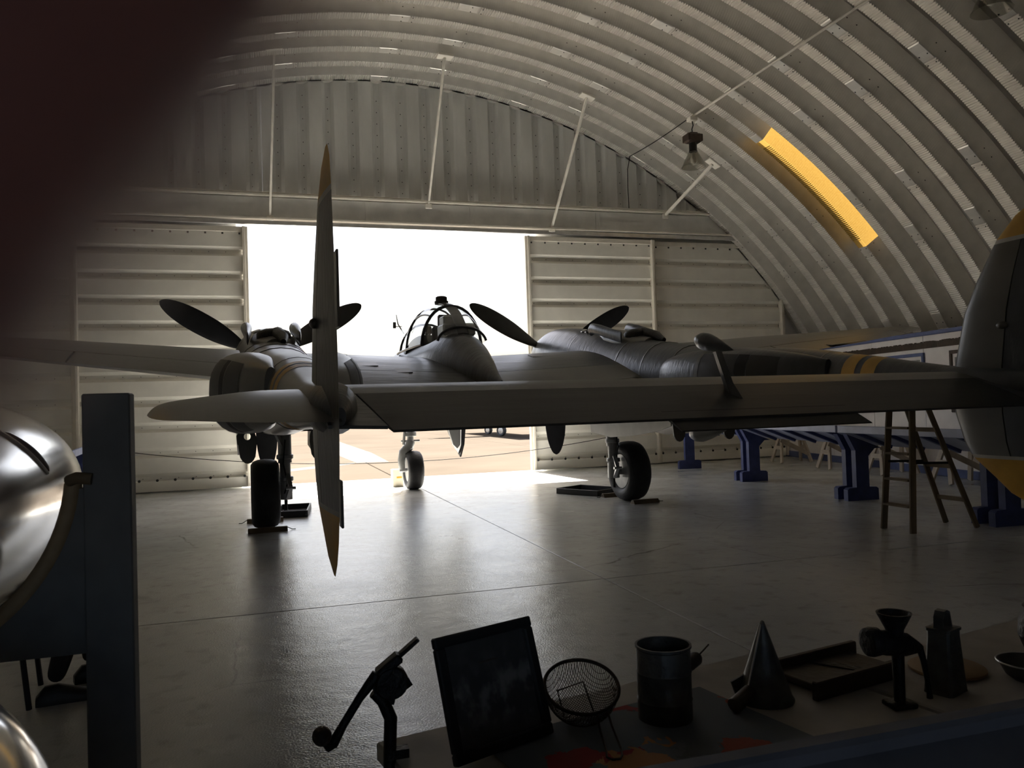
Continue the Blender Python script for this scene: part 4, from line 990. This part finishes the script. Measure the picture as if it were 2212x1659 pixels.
# ------------------------------------------------------------------ foreground trestle tables with kitchen relics
TA_RZ = radians(11.17); TA_O = Vector((.21, 1.75, .75))
e1 = Vector((cos(TA_RZ), sin(TA_RZ), 0)); e2 = Vector((sin(TA_RZ), -cos(TA_RZ), 0))
def TA(a, b, z=0.0): return TA_O+e1*a+e2*b+Vector((0, 0, z))
TOPM = mat('worn_grey_tabletop', (.44, .41, .37), .6, 0, .2, 6)
def table(a0, a1, b0, b1, lab):
    t = empty('trestle_table', TA((a0+a1)/2, (b0+b1)/2, -.75), TA_RZ, lab, 'table', 'trestle tables of relics')
    w2, d2 = (a1-a0)/2, (b1-b0)/2
    obj('table_top', MB().box((0, 0, .73), (2*w2, 2*d2, .04), None, .004), TOPM, t)
    for sx in (-1, 1):
        for sy in (-1, 1): obj('leg', MB().bar((sx*(w2-.14), sy*(d2-.10), .71), (sx*(w2-.06), sy*(d2-.04), .0), .07, .035, (1, 0, 0)), PINE, t)
        obj('cross_brace', MB().box((sx*(w2-.10), 0, .40), (.03, 2*d2-.14, .07), None, .004), PINE, t)
    return t
table(0, 1.11, 0, .60, 'grey trestle table with the photo frame, strainer, sifter and cone')
table(1.13, 2.35, .20, .78, 'grey trestle table with the grinder, tin grater and bowl')

# printed cloth
def cloth_mat():
    m = bpy.data.materials.new('printed_cloth'); m.use_nodes = True; n = m.node_tree.nodes; l = m.node_tree.links; b = n['Principled BSDF']; b.inputs['Roughness'].default_value = .85
    tc = n.new('ShaderNodeTexCoord'); nz = n.new('ShaderNodeTexNoise'); nz.inputs['Scale'].default_value = 9; nz.inputs['Detail'].default_value = 4
    ad = n.new('ShaderNodeVectorMath'); ad.operation = 'MULTIPLY_ADD'; ad.inputs[1].default_value = (.06, .06, .06); l.new(nz.outputs['Color'], ad.inputs[0]); l.new(tc.outputs['Object'], ad.inputs[2])
    v = n.new('ShaderNodeTexVoronoi'); v.inputs['Scale'].default_value = 7.5; l.new(ad.outputs[0], v.inputs['Vector'])
    sp = n.new('ShaderNodeSeparateColor'); l.new(v.outputs['Color'], sp.inputs[0])
    cr_ = n.new('ShaderNodeValToRGB'); cr_.color_ramp.interpolation = 'CONSTANT'; e = cr_.color_ramp.elements
    e[0].position = 0; e[0].color = (.16, .18, .20, 1); e[1].position = .45; e[1].color = (.42, .10, .06, 1)
    for p, c in ((.62, (.20, .22, .24, 1)), (.78, (.50, .24, .10, 1)), (.88, (.33, .04, .04, 1)), (.95, (.55, .42, .20, 1))): q = e.new(p); q.color = c
    l.new(sp.outputs[0], cr_.inputs[0]); l.new(cr_.outputs[0], b.inputs['Base Color']); return m
cl = MB(); n1, n2 = 24, 14; vs = []; fs = []
random.seed(5)
for j in range(n2+1):
    for i in range(n1+1):
        vs.append((.60*i/n1, -.40*j/n2, .0012+.0008*sin(i*.9+j*.4)*random.random()))
vs2 = [(x, y, z-.001) for x, y, z in vs]; N = len(vs)
for j in range(n2):
    for i in range(n1): q = j*(n1+1)+i; fs.append((q, q+1, q+n1+2, q+n1+1)); fs.append((N+q, N+q+n1+1, N+q+n1+2, N+q+1))
tag(obj('printed_cloth', MB().add(vs+vs2, fs), cloth_mat(), None, 60, loc=TA(.18, .13, .0035), rot=(0, 0, TA_RZ)), 'printed cloth with red and orange shapes under the wire strainer', 'cloth')

# framed photograph leaning back
fp = empty('photo_frame', (.455, 1.60, .756), radians(21), 'dark framed black and white photograph leaning on the table', 'picture frame')
LEAN = Matrix.Rotation(radians(-17), 4, 'X'); fw_, fh_, fb = .25, .245, .022
for c, sz in (((0, 0, fb/2), (fw_, .018, fb)), ((0, 0, fh_-fb/2), (fw_, .018, fb)), ((-fw_/2+fb/2, 0, fh_/2), (fb, .018, fh_-2*fb)), ((fw_/2-fb/2, 0, fh_/2), (fb, .018, fh_-2*fb))):
    obj('frame_side', MB().box(c, sz, None, .003).xf(LEAN), BLACKP, fp)
def photo_mat():
    m = bpy.data.materials.new('old_group_photograph'); m.use_nodes = True; n = m.node_tree.nodes; l = m.node_tree.links; b = n['Principled BSDF']; b.inputs['Roughness'].default_value = .4
    tc = n.new('ShaderNodeTexCoord'); mp = n.new('ShaderNodeMapping'); mp.inputs['Scale'].default_value = (26, 1, 20); l.new(tc.outputs['Object'], mp.inputs[0])
    nz = n.new('ShaderNodeTexNoise'); nz.inputs['Scale'].default_value = 1.0; nz.inputs['Detail'].default_value = 6; l.new(mp.outputs[0], nz.inputs[0])
    sx = n.new('ShaderNodeSeparateXYZ'); l.new(tc.outputs['Object'], sx.inputs[0])
    mr = n.new('ShaderNodeValToRGB'); e = mr.color_ramp.elements; e[0].position = .0; e[0].color = (0, 0, 0, 1); e[1].position = 1; e[1].color = (.0, .0, .0, 1)
    for p, c in ((.18, .1), (.35, .9), (.55, .9), (.66, .15)): q = e.new(p); q.color = (c, c, c, 1)
    sc_ = n.new('ShaderNodeMath'); sc_.operation = 'MULTIPLY'; sc_.inputs[1].default_value = 4.2; l.new(sx.outputs[2], sc_.inputs[0]); l.new(sc_.outputs[0], mr.inputs[0])
    th = n.new('ShaderNodeValToRGB'); th.color_ramp.elements[0].position = .46; th.color_ramp.elements[1].position = .60; l.new(nz.outputs[0], th.inputs[0])
    mu = n.new('ShaderNodeMath'); mu.operation = 'MULTIPLY'; l.new(mr.outputs[0], mu.inputs[0]); l.new(th.outputs[0], mu.inputs[1])
    c2 = n.new('ShaderNodeValToRGB'); c2.color_ramp.elements[0].color = (.035, .036, .04, 1); c2.color_ramp.elements[1].color = (.30, .30, .29, 1); l.new(mu.outputs[0], c2.inputs[0]); l.new(c2.outputs[0], b.inputs['Base Color']); return m
obj('photo_print', MB().box((0, .004, fh_/2), (fw_-2*fb, .004, fh_-2*fb)).xf(LEAN), photo_mat(), fp)
obj('glazing', MB().box((0, -.002, fh_/2), (fw_-2*fb, .002, fh_-2*fb)).xf(LEAN), PGLASS, fp)
obj('easel_leg', MB().bar((0, .055, .17), (0, .115, .0), .05, .006), DARKW, fp)

# crank peeler clamped to the table end
pe = empty('crank_peeler', (.225, 1.655, .75), 0, 'cast iron hand-crank peeler clamped to the left table end', 'kitchen tool')
def PX(x, z, y=0): return (x-.225, y, z-.75)
obj('clamp_post', MB().tube([PX(.222, .66, -.01), PX(.224, .76, -.01), PX(.228, .835, -.01), PX(.215, .868), PX(.196, .888)], [.013, .013, .0135, .013, .011], 12), IRON, pe, 50)
obj('clamp_jaw', MB().bar(PX(.222, .663, -.01), PX(.275, .663, -.01), .024, .02).bar(PX(.222, .765, -.01), PX(.262, .765, -.01), .024, .018), IRON, pe)
obj('clamp_screw', MB().tube([PX(.262, .63, -.01), PX(.262, .708, -.01)], .006, 8).bar(PX(.247, .632, -.01), PX(.277, .632, -.01), .006, .012), IRON, pe)
ck = obj('crank_arm', MB().tube([PX(.112, .795), PX(.135, .832), PX(.168, .880), PX(.190, .906), PX(.205, .922)], [.011, .0085, .0085, .011, .013], 10), IRON, pe, 50)
obj('crank_elbow', MB().tube([PX(.116, .800), PX(.106, .797, -.004), PX(.099, .808, -.012)], [.011, .012, .008], 10), IRON, ck, 50)
obj('crank_knob', MB().sphere(PX(.092, .822, -.015), .019, 16, 12, (1, 1.1, 1)), DARKW, ck, 60)
obj('gear_hub', MB().lathe([(.030, -.02), (.034, -.012), (.034, .012), (.028, .02)], 20, PX(.232, .905), 'Y'), IRON, pe, 40)
obj('gear_lug', MB().tube([PX(.236, .905), PX(.255, .892), PX(.272, .901)], [.020, .013, .009], 10), IRON, pe, 50)
obj('yoke', MB().bar(PX(.196, .888), PX(.226, .880), .016, .012).bar(PX(.228, .862), PX(.236, .892), .018, .016).bar(PX(.200, .893), PX(.212, .915), .018, .016), IRON, pe)
obj('prong_shaft', MB().bar(PX(.205, .922), PX(.252, .955), .020, .034, (0, 1, 0), .004), IRON, pe)
obj('peeler_blade', MB().bar(PX(.240, .948), PX(.290, .985), .008, .022, (0, 1, 0), .002), IRON, pe)

# wire strainer
stn = empty('wire_strainer', (.652, 1.672, .835), 0, 'round wire mesh strainer with a looped wire handle', 'strainer')
TI = Matrix.Rotation(radians(24), 4, 'X') @ Matrix.Rotation(radians(-4), 4, 'Y')
RR = .082
obj('rim', MB().tube([(RR*cos(2*pi*k/48), RR*sin(2*pi*k/48), 0) for k in range(48)], .0042, 8, closed=True).xf(TI), WIRE, stn, 60)
wm = MB()
def bowlz(x, y):
    r2 = (x*x+y*y)/(RR*RR); return -.080*sqrt(max(0, 1-r2**1.15))
N = 17
for i in range(-N, N+1):
    d = i/(N+.6)*RR; half = sqrt(RR*RR-d*d)
    for ax in (0, 1):
        pts = []
        for j in range(15):
            t_ = half*(-1+2*j/14); c, s_ = cos(.7), sin(.7)
            p = (d, t_) if ax == 0 else (t_, d); x, y = p[0]*c-p[1]*s_, p[0]*s_+p[1]*c
            pts.append((x, y, bowlz(x, y)))
        wm.tube(pts, .0008, 3, False)
q = obj('mesh_bowl', wm.xf(TI), WIRE, stn); q['kind'] = 'stuff'
inv = Vector((.652, 1.672, .835))
def W2(p): return Vector(p)-inv
obj('handle', MB().tube([TI @ Vector((.030, -.076, -.004)), W2((.684, 1.585, .775)), W2((.672, 1.515, .757)), W2((.662, 1.488, .757)), W2((.652, 1.475, .757)), W2((.636, 1.477, .757)), W2((.630, 1.490, .757)), W2((.640, 1.515, .757)), W2((.655, 1.580, .770)), TI @ Vector((.004, -.082, -.004))], .0024, 6), WIRE, stn, 60)
obj('rest_hook', MB().tube([TI @ Vector((-.045, -.020, -.055)), TI @ Vector((-.045, .028, -.028)), TI @ Vector((.018, .034, -.022)), TI @ Vector((.024, -.025, -.060))], .0022, 6), WIRE, stn, 60)

# flour sifter
sf = empty('flour_sifter', (.835, 1.635, .75), radians(14), 'dark tin flour sifter with a wooden crank knob', 'sifter')
pr_ = [(.057, .0), (.060, .004), (.060, .045), (.0615, .048), (.060, .051), (.060, .105), (.0615, .108), (.060, .111), (.0595, .158), (.0625, .161), (.0625, .166), (.0575, .166), (.0575, .02), (.001, .018)]
obj('can', MB().lathe(pr_, 40), TIN, sf, 40)
obj('crank_knob', MB().tube([(.060, .0, .100), (.080, .004, .104), (.105, .008, .112), (.112, .010, .114)], [.013, .015, .016, .012], 14), DARKW, sf, 50)
obj('crank_wire', MB().tube([(.110, .010, .114), (.132, .012, .124), (.152, .014, .134)], .0018, 6), WIRE, sf)
obj('agitator', MB().tube([(-.05, 0, .03), (0, 0, .06), (.05, 0, .03)], .0025, 6).tube([(0, -.05, .03), (0, 0, .06), (0, .05, .03)], .0025, 6), WIRE, sf)

# cone strainer and wooden pestle
cn = empty('cone_strainer', (1.105, 1.655, .75), 0, 'dark metal cone strainer standing point up', 'strainer')
obj('cone', MB().lathe([(.066, .0), (.067, .004), (.062, .012), (.045, .062), (.026, .118), (.008, .172), (.004, .182), (.001, .184)], 36), TIN, cn, 50)
obj('seam', MB().bar((-.0645, -.018, .01), (-.006, -.003, .176), .004, .003), ALU, cn)
obj('side_tab', MB().box((-.045, .02, .03), (.05, .006, .05), (0, radians(-20), 0)), TIN, cn)
ps = empty('pestle', (.985, 1.600, .768), 0, 'short wooden pestle lying against the cone', 'pestle')
obj('pestle_body', MB().tube([(0, 0, 0), (.004, .001, .001), (.060, .024, .018), (.066, .027, .020)], [.012, .0175, .0165, .010], 16), DARKW, ps, 50)

# slicer board
sb_ = empty('slicer_board', TA(1.12, .255, 0), TA_RZ, 'wooden cabbage slicer board with two raised side rails', 'slicer')
obj('plank', MB().box((0, 0, .014), (.28, .15, .016), None, .002), DARKW, sb_)
for y in (-.082, .082): obj('side_rail', MB().box((.01 if y > 0 else -.02, y, .022), (.31, .018, .044), None, .003), DARKW, sb_)
obj('blade', MB().box((.02, 0, .0235), (.03, .15, .003), (0, 0, .4)), IRON, sb_)

# meat grinder
mg = empty('meat_grinder', (1.355, 1.505, .75), radians(-6), 'small cast iron meat grinder with flared hopper', 'grinder')
obj('stand', MB().tube([(0, 0, .001), (0, 0, .06), (0, 0, .125)], [.012, .0125, .014], 12).box((0, .0, .0065), (.06, .05, .012), None, .003), IRON, mg, 50)
obj('barrel', MB().tube([(-.052, -.0, .150), (-.03, 0, .146), (.02, 0, .138), (.046, 0, .130), (.060, 0, .126)], [.026, .028, .026, .015, .008], 20), IRON, mg, 50)
obj('outlet_ring', MB().lathe([(.022, -.078), (.031, -.076), (.033, -.066), (.031, -.050)], 20, (0, 0, .151), 'X'), IRON, mg, 40)
obj('wing_nut', MB().box((-.076, -.004, .172), (.012, .012, .016), None, .003), IRON, mg)
obj('hopper', MB().lathe([(.018, .155), (.020, .175), (.030, .195), (.036, .207), (.038, .212), (.033, .212), (.024, .196), (.012, .17)], 24, (-.006, 0, 0)), IRON, mg, 50)
obj('crank', MB().tube([(.056, 0, .127), (.060, -.006, .10), (.066, -.008, .06), (.070, -.008, .03), (.071, -.008, .015)], [.008, .007, .006, .006, .007], 8), IRON, mg, 50)

# tin grater
gt = empty('tin_grater', (1.525, 1.545, .75), radians(20), 'tall tapered tin grater with an arched top handle', 'grater')
rings = []
for z, hw, hd in ((0, .044, .034), (.004, .043, .033), (.13, .031, .026), (.142, .031, .026), (.144, .034, .029), (.150, .034, .029)):
    rings.append([(sx*hw*(1 if k else .82), sy*hd*(.82 if k else 1), z) for sx, sy, k in ((1, -1, 1), (1, 1, 1), (1, 1, 0), (-1, 1, 0), (-1, 1, 1), (-1, -1, 1), (-1, -1, 0), (1, -1, 0))])
obj('grater_body', MB().loft(rings), TIN, gt)
obj('grater_handle', MB().loft([[(x-.0, y, z) for y in (-.011, .011)]+[(x*.86, y, z-.005) for y in (.011, -.011)] for x, z in ((-.024, .148), (-.023, .176), (-.014, .190), (.0, .192), (.014, .186), (.024, .148))]), TIN, gt)
tm = MB()
for sy in (-1,):
    for i in range(5):
        for j in range(9):
            z = .018+j*.012; k = (1-z/.15*.28); tm.lathe([(.0026, 0), (.001, .002)], 6, (0, 0, 0)); o0 = len(tm.v)-12
            tm.xf(Matrix.Translation(((-.024+i*.012)*k, -(.0335-.0075*z/.13), z)) @ Matrix.Rotation(radians(90), 4, 'X'), o0)
q = obj('grater_teeth', tm, TIN, gt); q['kind'] = 'stuff'

# bowl, round board, round dark pot at the far right
bw = empty('tin_bowl', (1.765, 1.53, .75), 0, 'small dark metal bowl at the right edge of the table', 'bowl')
obj('bowl_shell', MB().lathe([(.035, 0), (.050, .012), (.064, .038), (.070, .042), (.070, .045), (.066, .044), (.058, .036), (.045, .014), (.001, .008)], 36), TIN, bw, 50)
obj('rim_wire', MB().tube([(.069*cos(2*pi*k/36), .069*sin(2*pi*k/36), .044) for k in range(36)], .002, 6, closed=True), ALU, bw)
tag(obj('round_board', MB().lathe([(.085, 0), (.09, .003), (.09, .009), (.085, .012), (.001, .012)], 48), mat('tan_board', (.33, .21, .11), .6, 0, .2, 8), None, 40, loc=(1.64, 1.655, .7505)), 'round tan wooden board lying behind the tin grater', 'board')
kp = empty('iron_pot', (1.965, 1.60, .75), 0, 'dark round iron pot cut off by the right picture edge', 'pot')
obj('pot_body', MB().lathe([(.05, 0), (.085, .02), (.10, .06), (.098, .10), (.08, .13), (.088, .136), (.082, .14), (.07, .13), (.09, .06), (.001, .01)], 36), IRON, kp, 50)
obj('pot_handle', MB().tube([(.09*cos(a), 0, .13+.09*sin(a)) for a in [pi*i/16 for i in range(17)]], .004, 8), IRON, kp)

# near reading rail
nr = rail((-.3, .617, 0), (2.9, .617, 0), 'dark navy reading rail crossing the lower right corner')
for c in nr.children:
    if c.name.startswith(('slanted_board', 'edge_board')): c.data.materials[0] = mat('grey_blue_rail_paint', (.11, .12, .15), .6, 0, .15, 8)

# ------------------------------------------------------------------ the photographer's fingertip in front of the lens
HM = Matrix(((rt.x, up.x, fw.x, 0), (rt.y, up.y, fw.y, 0), (rt.z, up.z, fw.z, CAM_H), (0, 0, 0, 1)))
def HC(x, y, d): return HM @ Vector((x/1000, y/1000, d/1000))
ax = Vector((.6, .8)); q0 = Vector((-9.75, 7.3))
def fx(t, d): p = q0+ax*t; return HC(p.x, p.y, d)
hv = [HC(-150, -120, -45), HC(-118, -92, -38), HC(-88, -62, -30), HC(-66, -40, -20),          # wrist, palm
      fx(-42, -6), fx(-22, 5), fx(0, 8), fx(14, 8), fx(23, 7),                                # index finger
      HC(-74, -64, -14), HC(-56, -54, 2), HC(-40, -50, 8), HC(-30, -48, 4),                   # middle
      HC(-80, -78, -16), HC(-62, -74, 0), HC(-48, -71, 5), HC(-39, -69, 1),                   # ring
      HC(-88, -92, -20), HC(-74, -92, -6), HC(-63, -90, -2), HC(-56, -88, -5),                # little
      HC(-80, -70, -48), HC(-58, -62, -52), HC(-44, -55, -50)]                                # thumb
he = [(0, 1), (1, 2), (2, 3), (3, 4), (4, 5), (5, 6), (6, 7), (7, 8), (2, 9), (9, 10), (10, 11), (11, 12), (2, 13), (13, 14), (14, 15), (15, 16), (1, 17), (17, 18), (18, 19), (19, 20), (1, 21), (21, 22), (22, 23)]
hr = [(.026, .022), (.034, .020), (.036, .016), (.014, .012), .0098, .0092, .0086, .0082, .0064, .0105, .0098, .009, .0075, .0105, .0095, .0088, .0072, .0095, .0085, .008, .0066, .013, .0115, .009]
hand = skin_mesh('hand', hv, he, hr, SKIN, None, 2, 1)
tag(hand, 'blurred dark fingertip covering the upper left corner in front of the lens', 'hand')
